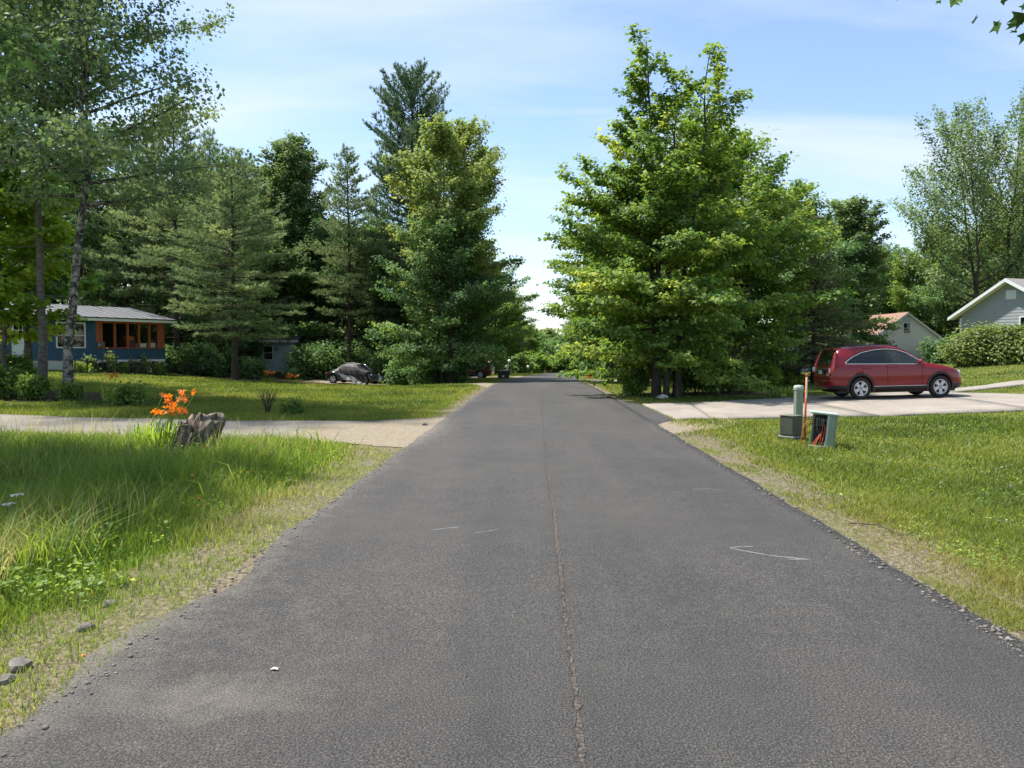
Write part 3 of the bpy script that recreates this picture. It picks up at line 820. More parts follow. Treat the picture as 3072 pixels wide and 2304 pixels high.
tree(K_round2, 1385, 58, 'leafy maple beside the poplar, above the parked dark car', 'maple_tree', h=10.5, hk=12, rz=2.4, group=W)
tree(K_round, 960, 69, 'dark broadleaf tree between the pale house and the covered car', 'broadleaf_tree', h=13, hk=11, rz=3.3, group=W)
tree(K_pine2, 820, 75, 'pine behind the pale blue house', 'pine_tree', h=19, hk=18, rz=.7, group=W)
tree(K_pine, 590, 68, 'pine deep in the wood, between the slim pine and the house', 'pine_tree', h=19, hk=17, rz=2.7, group=W)
tree(K_round, 420, 70, 'dark broadleaf tree deep in the wood over the porch', 'broadleaf_tree', h=15, hk=11, rz=5.1, group=W)
tree(K_round, 690, 72, 'dark broadleaf tree filling the wood behind the lawn pine', 'broadleaf_tree', h=15, hk=11, rz=1.4, group=W)
tree(K_pine2, 1130, 74, 'pine behind the covered car, left of the tallest pine', 'pine_tree', h=18, hk=18, rz=3.7, group=W)
tree(K_round, 1130, 66, 'dark broadleaf tree right behind the covered car', 'broadleaf_tree', h=12, hk=11, rz=.2, group=W)
tree(K_round, 180, 72, 'dark broadleaf tree far behind the birch trunks', 'broadleaf_tree', h=16, hk=11, rz=2.9, group=W)
tree(K_pine2, 20, 66, 'pine far behind the birch clump at the left edge', 'pine_tree', h=18, hk=18, rz=4.9, group=W)
tree(K_round, 1010, 80, 'dark broadleaf tree filling the gap left of the tallest pine', 'broadleaf_tree', h=14, hk=11, rz=2.0, group=W)
tree(K_round2, 905, 82, 'broadleaf tree far behind the pale house', 'broadleaf_tree', h=15, hk=12, rz=.9, group=W)
tree(K_round, 625, 61, 'dark broadleaf tree between the slim pine and the lawn pine', 'broadleaf_tree', h=14.5, hk=11, rz=1.2, group=W)
tree(K_poplar2, 815, 76, 'loose broadleaf tree over the pale house roof', 'poplar_tree', h=18, hk=15, rz=5.0, group=W, wide=1.3)
tree(K_round2, 1160, 70, 'leafy tree behind the hood of the covered car', 'broadleaf_tree', h=13, hk=12, rz=3.0, group=W)
# far left side of the road
Fg = 'trees at the far end of the road'
tree(K_round2, 1478, 84, 'leafy tree behind the parked dark car', 'broadleaf_tree', h=12, hk=12, rz=1.0, group=Fg)
tree(K_poplar2, 1530, 100, 'tree above the nearer globe lamp', 'poplar_tree', h=9, hk=15, rz=2.0, group=Fg, wide=1.5)
tree(K_round, 1430, 100, 'dark tree farther back behind the parked dark car', 'broadleaf_tree', h=13, hk=11, rz=4.0, group=Fg)
tree(K_round2, 1580, 122, 'tree above the farther globe lamp', 'broadleaf_tree', h=7.6, hk=12, rz=3.0, group=Fg, wide=1.3)
tree(K_poplar, 1650, 150, 'pale tree closing the far end of the road', 'poplar_tree', h=7.2, hk=17, rz=1.2, group=Fg, wide=1.8)
tree(K_round, 1715, 138, 'dark tree at the far end of the road on the right', 'broadleaf_tree', h=8, hk=11, rz=.6, group=Fg)
tree(K_round2, 1620, 165, 'farthest tree in the gap of the road', 'broadleaf_tree', h=7.2, hk=12, rz=2.2, group=Fg, wide=1.4)
# right side
Rg = 'trees right of the road'
tree(K_hero, 2005, 28.5, 'big many-stemmed maple at the right road side, spiky top', 'maple_tree', rz=.5 + math.pi, group=Rg, tilt=(0, -.035), h=12.9, hk=13.8, wide=1.06)
tree(K_round2, 2215, 35, 'round maple behind the right shoulder of the big maple', 'maple_tree', h=10.6, hk=12, rz=1.3, group=Rg, wide=1.05)
tree(K_round2, 2090, 38, 'maple hidden behind the middle of the big maple', 'maple_tree', h=12.5, hk=12, rz=3.9, group=Rg)
tree(K_round2, 1875, 46, 'maple with boughs over the road, left of the big maple', 'maple_tree', h=11.5, hk=12, rz=4.6, group=Rg, wide=1.15)
tree(K_round2, 1830, 66, 'maple behind the traffic cone', 'maple_tree', h=11.5, hk=12, rz=.1, group=Rg, wide=1.2)
tree(K_round, 1850, 84, 'dark maple beyond the traffic cone', 'maple_tree', h=11, hk=11, rz=2.7, group=Rg)
tree(K_round, 2330, 46, 'dark maple behind the spruce, left of the garage', 'maple_tree', h=10.2, hk=11, rz=5.2, group=Rg)
tree(K_spruce, 2440, 37, 'brownish spruce between the big maple and the garage', 'spruce_tree', rz=1.0, h=8.0, hk=9.5, group=Rg)
tree(K_poplar2, 2545, 62, 'loose grey-green tree over the red garage roof', 'poplar_tree', h=12.6, hk=15, rz=.9, group=Rg, wide=1.35)
tree(K_round, 2480, 66, 'dark tree behind the spruce', 'broadleaf_tree', h=11.5, hk=11, rz=3.0, group=Rg)
Bg = 'trees behind the houses on the right'
tree(K_round, 2640, 92, 'dark tree behind the garage roof', 'broadleaf_tree', h=13, hk=11, rz=.5, group=Bg)
tree(K_round2, 2735, 88, 'leafy tree right behind the garage gable', 'broadleaf_tree', h=13, hk=12, rz=1.9, group=Bg)
tree(K_poplar2, 2800, 90, 'pale-trunked tree between garage and grey house', 'poplar_tree', h=15.0, hk=15, rz=3.1, group=Bg)
tree(K_elm, 2975, 66, 'tall feathery tree over the grey house, thin upright boughs', 'elm_tree', h=22.5, hk=19.5, rz=.7, group=Bg)
tree(K_elm, 3110, 74, 'second feathery tree at the right picture edge', 'elm_tree', h=21, hk=19.5, rz=2.9, group=Bg)
tree(K_round, 2860, 82, 'dark tree low behind the grey house gable', 'broadleaf_tree', h=12.5, hk=11, rz=4.1, group=Bg)
tree(K_round2, 2980, 84, 'tree behind the grey house ridge', 'broadleaf_tree', h=15, hk=12, rz=.8, group=Bg)
tree(K_round, 3120, 86, 'dark tree at the right edge behind the grey house', 'broadleaf_tree', h=16, hk=11, rz=2.2, group=Bg)
tree(K_pine2, 2690, 100, 'pine behind the garage', 'pine_tree', h=14, hk=18, rz=2.2, group=Bg)

# boughs that reach into the picture from trees standing beside the camera
K_over = broadleaf(91, 9.5, 4.4, .57, PR_ROUND, nstem=1, el=(-3, 50), nb=44, leaf=.17, nleaf=11000, flat=.3, r0=.2, bark=M_bark_grey, mat=M_leaf_dark, clump=.12, up=1.2, lobes=True)
OVR = plant('maple_tree', K_over, (7.75, 8.3, gzf(7.75, 8.3)), 'maple standing out of frame, leafy bough tips at the top right corner', 'tree', None, .4, (1.05, 1.05, 1.05))
K_over2 = broadleaf(92, 12.5, 3.8, .34, PR_ROUND, nstem=1, el=(-3, 50), nb=60, leaf=.17, nleaf=16000, flat=.35, r0=.2, bark=M_bark_grey, mat=M_leaf_dark, clump=.12, up=1.2, lobes=True)
OVL = plant('maple_tree', K_over2, (-10.3, 10.0, gzf(-10.3, 10.0)), 'maple standing out of frame, dark boughs in the top left corner', 'tree', None, 2.9)
# ---------------------------------------------------------------- grass, flowers, stones
M_grass = leaf_mat('grass_blade', [(0, (.035, .062, .012)), (.35, (.085, .13, .02)), (.7, (.155, .19, .032)), (1, (.23, .22, .07))], .38, .02, .6, 1.5, 1.06)
M_meadow = leaf_mat('meadow_blade', [(0, (.045, .08, .014)), (.4, (.10, .15, .024)), (.72, (.17, .20, .035)), (1, (.30, .24, .10))], .42, .02, .6, 1.75, .9)
HARD = [[(r[0], r[1]) for r in LD] + [(r[2], r[3]) for r in LD[::-1]],
        [RD[0][0], RD[1][0], RD[2][0], RD[3][0], RD[4][0], RD[4][1], RD[3][1], RD[2][1], RD[1][1], RD[0][1]],
        [(3.2, 17.2), (3.55, 18.0), (3.98, 18.75), (4.06, 24.3), (3.9, 26.0), (3.6, 27.5)],
        [(r[0], r[1]) for r in WK] + [(r[2], r[3]) for r in WK[::-1]],
        [(-15, 55.2), (-10, 52.8), (-5, 47.3), (-2.5, 42.5), (-1.1, 36.5), (-.9, 42), (-2.3, 45.5), (-5, 50.2), (-10, 57.2), (-15, 59.7)],
        [(-16, 71), (-6, 70), (-.5, 67), (.9, 65.5), (1.1, 75), (-.2, 72.5), (-6, 73), (-16, 74.5)],
        [(5, 45.5), (7, 48.5), (18, 49), (18, 54), (7, 53.5), (5.2, 56)]]
def free(x, y):
    d = x - road_c(y)
    ok = np.abs(d) > HALF + .02
    for p in HARD: ok &= ~inpoly(x, y, p)
    return ok
def vnoise(x, y, s, seed):
    """cheap smooth noise 0..1"""
    a = np.sin(x * s + seed) + np.sin(y * s * 1.13 + seed * 2) + np.sin((x + y) * s * .71 + seed * 3) + np.sin((x - y) * s * 1.37 + seed * 5) + .7 * np.sin((x * 1.9 + y * .6) * s * 2.1 + seed)
    return .5 + a / 9.0
def blades(name, X, Y, Hh, Wd, rng, mat, tint, bend=.5, tris=3, lean=(0, 0)):
    n = len(X); Z = gz(X, Y)
    B = np.stack([X, Y, Z - .01], -1)
    a = rng.uniform(0, 2 * np.pi, n); side = np.stack([np.cos(a), np.sin(a), np.zeros(n)], -1)
    b = rng.uniform(0, 2 * np.pi, n); off = np.stack([np.cos(b) + lean[0], np.sin(b) + lean[1], np.zeros(n)], -1) * (bend * rng.uniform(.2, 1.1, n) * Hh)[:, None]
    W2 = (Wd / 2)[:, None]
    up = np.array([0, 0, 1.0])
    tip = B + up * (Hh * np.sqrt(np.clip(1 - (bend * .6) ** 2, .2, 1)))[:, None] + off
    if tris == 1:
        V = np.stack([B - side * W2, B + side * W2, tip], 1).reshape(-1, 3)
        return np_mesh(name, V, np.arange(n * 3).reshape(-1, 3), mat, tint)
    mid = B + up * (Hh * .58)[:, None] + off * .33
    V = np.stack([B - side * W2, B + side * W2, mid - side * W2 * .75, mid + side * W2 * .75, tip], 1).reshape(-1, 3)
    k = np.arange(n)[:, None] * 5
    f = np.concatenate([k + np.array([[0, 1, 3]]), k + np.array([[0, 3, 2]]), k + np.array([[2, 3, 4]])], 0)
    return np_mesh(name, V, f, mat, np.tile(tint, 3))
def scatter(n, x0, x1, y0, y1, rng, p=1.6):
    """points thicker near the camera"""
    u = rng.random(n)
    if abs(p - 1) < 1e-3: y = y0 * (y1 / y0) ** u
    else: y = (y0 ** (1 - p) + u * (y1 ** (1 - p) - y0 ** (1 - p))) ** (1 / (1 - p))
    return rng.uniform(0, 1, n), y
def lawn(name, n, xa, xb, y0, y1, rng, h0, h1, mat, label_seed, p, tris=1, wk=.0011, wmin=.007, bend=.5, maxh=None, tshift=0.0):
    u, y = scatter(n, 0, 1, y0, y1, rng, p)
    lo, hi = xa(y), xb(y)
    x = lo + (hi - lo) * u
    ok = free(x, y) & (hi > lo)
    d = np.abs(x - road_c(y)) - HALF
    x, y, d = x[ok], y[ok], d[ok]
    return x, y, d
rg = np.random.default_rng(77)
half = .70
# mown lawns left and right
def mown(name, n, xa, xb, y0, y1, p, h, label, seed, tris=1, tsh=0.0, verge=1.0):
    rng = np.random.default_rng(seed)
    x, y, d = lawn(name, n, xa, xb, y0, y1, rng, 0, 0, None, 0, p)
    pat = vnoise(x, y, .75, seed); pat2 = vnoise(x, y, 2.3, seed + 4)
    dens = np.where(d < verge, np.clip((d / verge) ** 1.5 * .8 + (pat2 > .5) * .42 + .10, 0, 1), .55 + .6 * pat2)
    k = rng.random(len(x)) < dens * (1 - litter(x, y) * .95)
    x, y, d, pat, pat2 = x[k], y[k], d[k], pat[k], pat2[k]
    hh = h * (.55 + .9 * pat2) * rng.uniform(.6, 1.3, len(x)) * np.clip(.45 + d / (verge * 1.3), .45, 1)
    wd = np.maximum(.006, y * .00125) * rng.uniform(.7, 1.3, len(x))
    tint = np.clip(.44 + tsh + (pat - .5) * .9 + rng.normal(0, .16, len(x)) + np.where(d < verge, .16, 0), 0, 1)
    return tag(mobj(name, blades(name, x, y, hh, wd, rng, M_grass, tint, .75, tris)), label, 'grass', kind='stuff')
mown('lawn_grass', 150000, lambda y: road_c(y) + HALF, lambda y: y * half + 1.0, 3.6, 19.5, 1.35, .085, 'rough mown lawn round the utility boxes', 5, 3)
mown('lawn_grass', 85000, lambda y: road_c(y) + HALF, lambda y: y * half + 1.0, 19.5, 62, 1.2, .085, 'lawn behind the red car and beneath the maples', 6)
mown('lawn_grass', 150000, lambda y: -y * half - 1.0, lambda y: road_c(y) - HALF, 18.0, 58, 1.35, .095, 'mown lawn in front of the blue house', 8)
mown('lawn_grass', 22000, lambda y: -y * .2, lambda y: road_c(y) - HALF, 58, 100, 1.1, .10, 'far grass strip beside the parked dark car', 9)
# tall meadow left of the road
def meadow():
    rng = np.random.default_rng(12)
    n = 95000
    u, y = scatter(n, 0, 1, 3.2, 15.3, rng, 1.2)
    lo, hi = -y * .72 - .8, road_c(y) - HALF
    x = lo + (hi - lo) * u
    ok = free(x, y); x, y = x[ok], y[ok]
    d = road_c(y) - HALF - x
    pat = vnoise(x, y, .9, 3); pat2 = vnoise(x, y, 2.9, 8)
    vg = .85 + .3 * (pat2 - .5) + .5 * np.exp(-((y - 3.5) / 1.8) ** 2)
    dens = np.where(d < vg, (d / vg) ** 2 * .4 + (pat2 > .5) * .42 * np.clip((y - 3.2) / 2.5, .3, 1) + .06, .8 + .3 * pat2)
    k = rng.random(len(x)) < dens; x, y, d, pat, pat2, vg = x[k], y[k], d[k], pat[k], pat2[k], vg[k]
    hh = np.where(d < vg, .055 + .10 * (d / vg) ** 2, np.clip(.14 + .32 * (d - vg) / 1.3, .14, .42)) * rng.uniform(.5, 1.25, len(x)) * (.65 + .65 * pat2)
    hh *= np.clip((15.1 - y) / 3.0, .3, 1)
    hh *= 1 - .45 * np.exp(-(((x + 4.95) / .75) ** 2 + ((y - 11.7) / .9) ** 2))
    wd = np.maximum(.006, y * .0012) * rng.uniform(.6, 1.5, len(x))
    tint = np.clip(.50 + (pat - .5) * .7 + rng.normal(0, .16, len(x)) + np.where(d < vg, .2, 0), 0, 1)
    tag(mobj('meadow_grass', blades('meadow_grass', x, y, hh, wd, rng, M_meadow, tint, .65, 3, (.1, 0))), 'tall unmown grass left of the road', 'grass', kind='stuff')
    # broad arching clumps
    cx, cy = [], []
    for i in range(120):
        yy = rng.uniform(3.8, 13.5); lo_ = -yy * .68 - .6; xx = lo_ + max(.2, float(road_c(yy)) - HALF - 1.2 - lo_) * rng.random()
        m = int(rng.integers(16, 34)); cx.append(rng.normal(xx, .09, m)); cy.append(rng.normal(yy, .09, m))
    cx, cy = np.concatenate(cx), np.concatenate(cy); ok = free(cx, cy); cx, cy = cx[ok], cy[ok]
    hh = rng.uniform(.3, .62, len(cx)); tag(mobj('arching_grass', blades('arching_grass', cx, cy, hh, rng.uniform(.008, .016, len(cx)), rng, M_meadow, np.clip(rng.normal(.5, .16, len(cx)), 0, 1), 1.0, 3)), 'broad arching grass clumps in the meadow', 'grass', kind='stuff')
    # seed stalks
    n = 1500
    y = rng.uniform(4.2, 14.6, n); x = -y * .70 + (road_c(y) - HALF - 1.3 + y * .70) * rng.random(n); ok = free(x, y) & (vnoise(x, y, .7, 2) > .42); x, y = x[ok], y[ok]
    hh = rng.uniform(.4, .72, len(x)); tag(mobj('seed_stalks', blades('seed_stalks', x, y, hh, np.maximum(.004, y * .0006), rng, M_meadow, np.clip(rng.normal(.95, .08, len(x)), 0, 1), .5, 3, (.3, 0))), 'dry straw-coloured seed stalks over the meadow', 'grass', kind='stuff')
meadow()

# loose stones on both verges
M_stone = ramp_mat('loose_stone', [(.3, (.08, .073, .065)), (.55, (.18, .165, .145)), (.75, (.30, .27, .23))], 7, .9, 6, bump=.4)
def stones(name, n, side, y0, y1, label, seed, smin, smax, w):
    rng = np.random.default_rng(seed)
    y = y0 * (y1 / y0) ** rng.random(n)
    d = rng.random(n) ** 1.1 * (w + .14) - .14
    x = road_c(y) + side * (HALF + d)
    ico = bmesh.new(); bmesh.ops.create_icosphere(ico, subdivisions=1, radius=1.0)
    iv = np.array([v.co[:] for v in ico.verts]); itf = np.array([[v.index for v in f.verts] for f in ico.faces]); ico.free()
    s = smin * (smax / smin) ** (rng.random(n) ** 2.6)
    V = iv[None] * (1 + rng.normal(0, .14, (n, len(iv), 1))) * (s[:, None] * rng.uniform(.6, 1.3, (n, 3)) * np.array([1, 1, .6]))[:, None, :]
    a = rng.uniform(0, 6.28, n); c, sn = np.cos(a)[:, None], np.sin(a)[:, None]
    vx = V[..., 0] * c - V[..., 1] * sn; vy_ = V[..., 0] * sn + V[..., 1] * c
    V = np.stack([vx + x[:, None], vy_ + y[:, None], V[..., 2] + (gz(x, y) + s * .2 + np.where(d < .03, .022, 0))[:, None]], -1)
    f = (np.arange(n)[:, None, None] * len(iv) + itf[None]).reshape(-1, 3)
    tag(mobj(name, np_mesh(name, V.reshape(-1, 3), f, M_stone)), label, 'gravel', kind='stuff')
stones('loose_gravel', 2600, -1, 2.6, 15, 'loose gravel on the left verge', 31, .005, .020, 1.2)
stones('loose_gravel', 4600, 1, 3.8, 18, 'loose gravel on the right verge', 32, .005, .022, .85)

# short yellow-green growth on the verges
def verge_growth():
    rng = np.random.default_rng(41); X, Y, Tn = [], [], []
    for side, n, w in ((-1, 42000, 1.0), (1, 30000, .85)):
        y = 2.8 * (19 / 2.8) ** rng.random(n); d = rng.random(n) * w
        x = road_c(y) + side * (HALF + .02 + d)
        p = vnoise(x, y, 3.1, 6 + side); p2 = vnoise(x, y, .8, 2 - side)
        if side < 0: k = (p + .5 * p2 + .2 * np.clip((y - 4.6) / 3, -1, .7) > .72) 
        else: k = ((d < .26 + .2 * (p - .5)) & (p > .32)) | (p > .66)
        k &= free(x, y) & ~((y > 13.2) & (side < 0)) & ~((y > 15.2) & (side > 0))
        X.append(x[k]); Y.append(y[k])
    X, Y = np.concatenate(X), np.concatenate(Y)
    h = rng.uniform(.02, .065, len(X)); tag(mobj('verge_grass', blades('verge_grass', X, Y, h, np.maximum(.005, Y * .0011), rng, M_meadow, np.clip(rng.normal(.70, .10, len(X)), 0, 1), .9, 1)), 'short yellow-green growth along both road edges', 'grass', kind='stuff')
verge_growth()

# broad-leaved weeds between the blades
def weeds(name, n, pick, size, h, label, seed, mat, t0):
    rng = np.random.default_rng(seed); x, y = pick(rng, n); k = free(x, y) & (vnoise(x, y, 4.1, seed) > .5); x, y = x[k], y[k]
    m = 6; X = np.repeat(x, m) + rng.normal(0, size * 1.2, len(x) * m); Y = np.repeat(y, m) + rng.normal(0, size * 1.2, len(x) * m)
    P = np.stack([X, Y, gz(X, Y) + np.repeat(rng.uniform(.2, 1, len(x)) * h, m) * rng.uniform(.4, 1.1, len(X))], -1)
    tag(mobj(name, leaves_mesh(name, P, size, rng, mat, np.clip(rng.normal(t0, .2, len(X)), 0, 1), up=1.2)), label, 'weeds', kind='stuff')
def pick_left(rng, n):
    y = 3.6 * (14.5 / 3.6) ** rng.random(n); return -y * .70 - .5 + (road_c(y) - HALF - .7 + y * .70 + .5) * rng.random(n), y
def pick_right(rng, n):
    y = 4.2 * (19 / 4.2) ** rng.random(n); return road_c(y) + HALF + .6 + (y * .68 + .6 - road_c(y) - HALF - .6) * rng.random(n), y
weeds('meadow_weeds', 2400, pick_left, .034, .26, 'broad-leaved weeds among the meadow grass', 61, M_leaf_maple, .6)
weeds('lawn_weeds', 3400, pick_right, .026, .07, 'clover and plantain leaves in the right lawn', 62, M_leaf_maple, .6)
# ---------------------------------------------------------------- buildings
M_blue = plain('blue_vinyl', (.028, .085, .15), .5, var=.10, scale=3)
M_orange = plain('stained_wood', (.36, .085, .028), .6, var=.25, scale=9)
M_white = plain('white_trim', (.72, .73, .74), .5, var=.05)
M_cream = plain('cream_skirting', (.55, .57, .50), .6, var=.1)
M_metalroof = plain('metal_roof', (.15, .148, .16), .45, var=.08, scale=1.5)
M_black = plain('black_metal', (.012, .012, .013), .5, var=.1)
M_dark = plain('porch_shade_dark', (.02, .018, .016), .9, var=.2)  # near-black colour stands in for the shade inside and under the porch
M_glass = glass_mat('house_glass', (.2, .24, .24), .35)
M_grayvinyl = plain('grey_vinyl', (.30, .325, .34), .5, var=.05, scale=2)
M_whitevinyl = plain('white_vinyl', (.70, .66, .59), .5, var=.05, scale=2)
M_palevinyl = plain('pale_blue_vinyl', (.40, .50, .53), .5, var=.06, scale=2)
M_greenvinyl = plain('green_grey_vinyl', (.27, .30, .27), .55, var=.08, scale=2)
M_redroof = ramp_mat('red_shingle', [(.3, (.20, .11, .08)), (.5, (.27, .155, .115)), (.7, (.33, .20, .155))], 12, .9, bump=.4, stretch=(1, 1, 3))
M_greyroof = ramp_mat('grey_shingle', [(.3, (.14, .13, .13)), (.5, (.23, .215, .21)), (.7, (.30, .28, .27))], 12, .9, bump=.4, stretch=(1, 1, 3))
M_curtain = plain('curtain', (.10, .13, .12), .9, var=.2)

def board(parent, x0, x1, z, step, mat, y=0.0, name='siding_board', out=1, lap=.045):
    """one lapped board; its foot stands proud of the board below"""
    yo = y + out * lap; yi = y + out * .006
    vs = [(x0, y, z), (x1, y, z), (x1, yo, z), (x0, yo, z), (x0, y, z + step), (x1, y, z + step), (x1, yi, z + step), (x0, yi, z + step)]
    mb = MB().add(vs, [(0, 3, 2, 1), (4, 5, 6, 7), (0, 1, 5, 4), (1, 2, 6, 5), (2, 3, 7, 6), (3, 0, 4, 7)])
    return mb.build(name, mat, parent)
def siding(parent, z0, z1, step, xlim, holes, mat, y=0.0, out=1, name='siding_board'):
    z = z0
    while z < z1 - .02:
        st = min(step, z1 - z)
        a0, b0 = xlim(z); a1, b1 = xlim(z + st)
        segs = [(max(a0, a1), min(b0, b1))]
        for (hx0, hx1, hz0, hz1) in holes:
            if hz0 < z + st * .6 and hz1 > z + st * .4:
                new = []
                for a, b in segs:
                    if hx1 <= a or hx0 >= b: new.append((a, b))
                    else:
                        if hx0 - a > .03: new.append((a, hx0))
                        if b - hx1 > .03: new.append((hx1, b))
                segs = new
        for a, b in segs:
            if b - a > .04: board(parent, a, b, z + .001, st - (.012 if mat is M_blue else .003), mat, y, name, out, .045 if mat is M_blue else .022)
        z += step
def window(parent, x0, x1, z0, z1, y, out, cols=2, rows=2, fr=.07, mf=None, name='window'):
    mf = mf or M_white
    f = MB()
    yo, yi = y + out * .05, y - out * .04
    a, b = min(yo, yi), max(yo, yi)
    f.box(x0 - fr, x1 + fr, a, b, z1, z1 + fr); f.box(x0 - fr, x1 + fr, a, b, z0 - fr, z0)
    f.box(x0 - fr, x0, a, b, z0, z1); f.box(x1, x1 + fr, a, b, z0, z1)
    w = f.build(name, mf, parent)
    a2, b2 = min(y + out * .025, y - out * .02), max(y + out * .025, y - out * .02)
    for i in range(1, cols): xx = x0 + (x1 - x0) * i / cols; MB().box(xx - .025, xx + .025, a2, b2, z0, z1).build('mullion', mf, w)
    for j in range(1, rows): zz_ = z0 + (z1 - z0) * j / rows; MB().box(x0, x1, a2 - .002, b2 + .002, zz_ - .02, zz_ + .02).build('mullion', mf, w)
    for i in range(cols):
        for j in range(rows):
            MB().box(x0 + (x1 - x0) * i / cols + .026, x0 + (x1 - x0) * (i + 1) / cols - .026, y - .004, y + .004, z0 + (z1 - z0) * j / rows + .022, z0 + (z1 - z0) * (j + 1) / rows - .022).build('pane', M_glass, w)
    MB().box(x0, x1, y - out * .18 - .005, y - out * .18 + .005, z0, z1).build('curtain', M_curtain, w)
    return w

# blue mobile home with the orange porch; local x runs along the front to the left, y points out of the wall
ux, uy = -.51, -.86
HB = at(492, 1000, 46.5); hbz = gzf(HB.x, HB.y)
bh = thing('blue_house', (HB.x, HB.y, hbz), 'blue single-storey home with orange framed porch and grey metal roof', 'house', rz=math.atan2(uy, ux))
XL = 13.6
wall = MB()
wall.box(4.32, 4.90, -.12, -.002, .95, 3.22); wall.box(6.36, 7.72, -.12, -.002, .95, 3.22); wall.box(4.90, 6.36, -.12, -.002, .95, 1.68); wall.box(4.90, 6.36, -.12, -.002, 2.94, 3.22)
wall.box(8.62, XL, -.12, -.002, .95, 3.22); wall.box(XL - .12, XL, -8.4, -.12, .95, 3.22); wall.box(4.32, XL, -8.4, -8.28, .95, 3.22)
wall.box(4.20, 4.318, -8.4, -.002, .95, 3.22)
wl_ = wall.build('wall', M_blue, bh)
siding(bh, .98, 3.2, .128, lambda z: (4.33, XL), [(4.83, 6.43, 1.6, 3.02), (7.62, 8.72, .9, 3.1)], M_blue, 0.0)
window(bh, 4.90, 6.36, 1.68, 2.94, 0.02, 1)
dr = MB().box(7.72, 8.62, -.08, -.03, .95, 3.02).build('door', M_white, bh)
MB().box(7.86, 8.48, -.03, -.015, 2.2, 2.85).build('pane', M_glass, dr)
for i in range(1, 3): MB().box(7.86 + .207 * i - .015, 7.86 + .207 * i + .015, -.015, -.004, 2.2, 2.85).build('mullion', M_white, dr)
MB().box(7.86, 8.48, -.0145, -.0035, 2.51, 2.54).build('mullion', M_white, dr)
MB().tube([(8.5, -.02, 1.95), (8.5, .04, 1.95)], .03, 8).build('handle', M_black, dr)
MB().box(4.34, XL, -.06, -.01, -.2, .93).build('skirting', M_cream, bh)
MB().box(4.34, 4.42, .026, .05, .95, 3.2).build('corner_board', M_blue, bh)
# porch
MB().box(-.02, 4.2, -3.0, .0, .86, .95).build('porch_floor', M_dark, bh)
MB().box(.0, 4.2, .005, .06, .82, .955).build('trim_board', M_white, bh)
MB().box(.02, 4.2, -.10, -.002, .96, 1.6).build('porch_wall', M_blue, bh)
siding(bh, .97, 1.6, .128, lambda z: (.06, 4.19), [], M_blue, 0.0)
MB().box(-.02, .06, .0, .045, .96, 1.6).build('corner_board', M_blue, bh)
MB().box(-.04, 4.26, -.14, .07, 1.605, 1.66).build('porch_rail', M_orange, bh)
MB().box(-.02, 4.24, -.12, .03, 3.02, 3.22).build('porch_beam', M_orange, bh)
for sx_ in (.36, .95, 1.62, 2.32, 3.1, 3.9): MB().box(sx_ - .055, sx_ + .055, -.11, .02, 1.66, 3.02).build('porch_post', M_orange, bh, bevel=.008)
for (a, b, zl) in ((.02, .30, 1.665), (3.96, 4.22, 1.92)):
    siding(bh, zl, 3.015, .11, lambda z, a=a, b=b: (a, b), [], M_orange, -.02, name='louvre_board')
    MB().box(a - .02, a + .012, -.06, .025, zl, 3.015).build('louvre_frame', M_orange, bh)
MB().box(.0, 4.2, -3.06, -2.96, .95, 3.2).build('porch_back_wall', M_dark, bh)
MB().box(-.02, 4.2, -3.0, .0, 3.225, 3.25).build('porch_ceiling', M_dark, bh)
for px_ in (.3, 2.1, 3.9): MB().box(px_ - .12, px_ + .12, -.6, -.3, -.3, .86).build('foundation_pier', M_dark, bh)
MB().box(.0, 4.2, -2.9, -2.8, -.2, .86).build('underfloor_shade_sheet', M_dark, bh)  # dark sheet painted as the shade of the open underside
# roof
rf = MB()
rf.add([(-.5, .5, 3.27), (XL + .4, .5, 3.27), (XL + .4, -4.2, 4.12), (-.5, -4.2, 4.12), (-.5, .5, 3.33), (XL + .4, .5, 3.33), (XL + .4, -4.2, 4.18), (-.5, -4.2, 4.18)],
       [(0, 3, 2, 1), (4, 5, 6, 7), (0, 1, 5, 4), (1, 2, 6, 5), (2, 3, 7, 6), (3, 0, 4, 7)])
rf.add([(-.5, -4.2, 4.12), (XL + .4, -4.2, 4.12), (XL + .4, -8.9, 3.27), (-.5, -8.9, 3.27), (-.5, -4.2, 4.18), (XL + .4, -4.2, 4.18), (XL + .4, -8.9, 3.33), (-.5, -8.9, 3.33)],
       [(0, 3, 2, 1), (4, 5, 6, 7), (0, 1, 5, 4), (1, 2, 6, 5), (2, 3, 7, 6), (3, 0, 4, 7)])
rfo = rf.build('roof', M_metalroof, bh)
for k in range(24):
    xx = -.4 + k * .6
    MB().add([(xx - .015, .49, 3.332), (xx + .015, .49, 3.332), (xx + .015, -4.15, 4.178), (xx - .015, -4.15, 4.178), (xx - .01, .49, 3.36), (xx + .01, .49, 3.36), (xx + .01, -4.15, 4.206), (xx - .01, -4.15, 4.206)],
             [(4, 5, 6, 7), (0, 1, 5, 4), (1, 2, 6, 5), (2, 3, 7, 6), (3, 0, 4, 7)]).build('roof_rib', M_metalroof, rfo)
MB().box(-.52, XL + .42, .503, .53, 3.12, 3.262).build('fascia', M_white, bh)
MB().box(-.54, XL + .44, .505, .56, 3.268, 3.325).build('gutter', M_black, bh)
MB().box(-.5, XL + .4, .0, .50, 3.235, 3.262).build('soffit', M_white, bh)
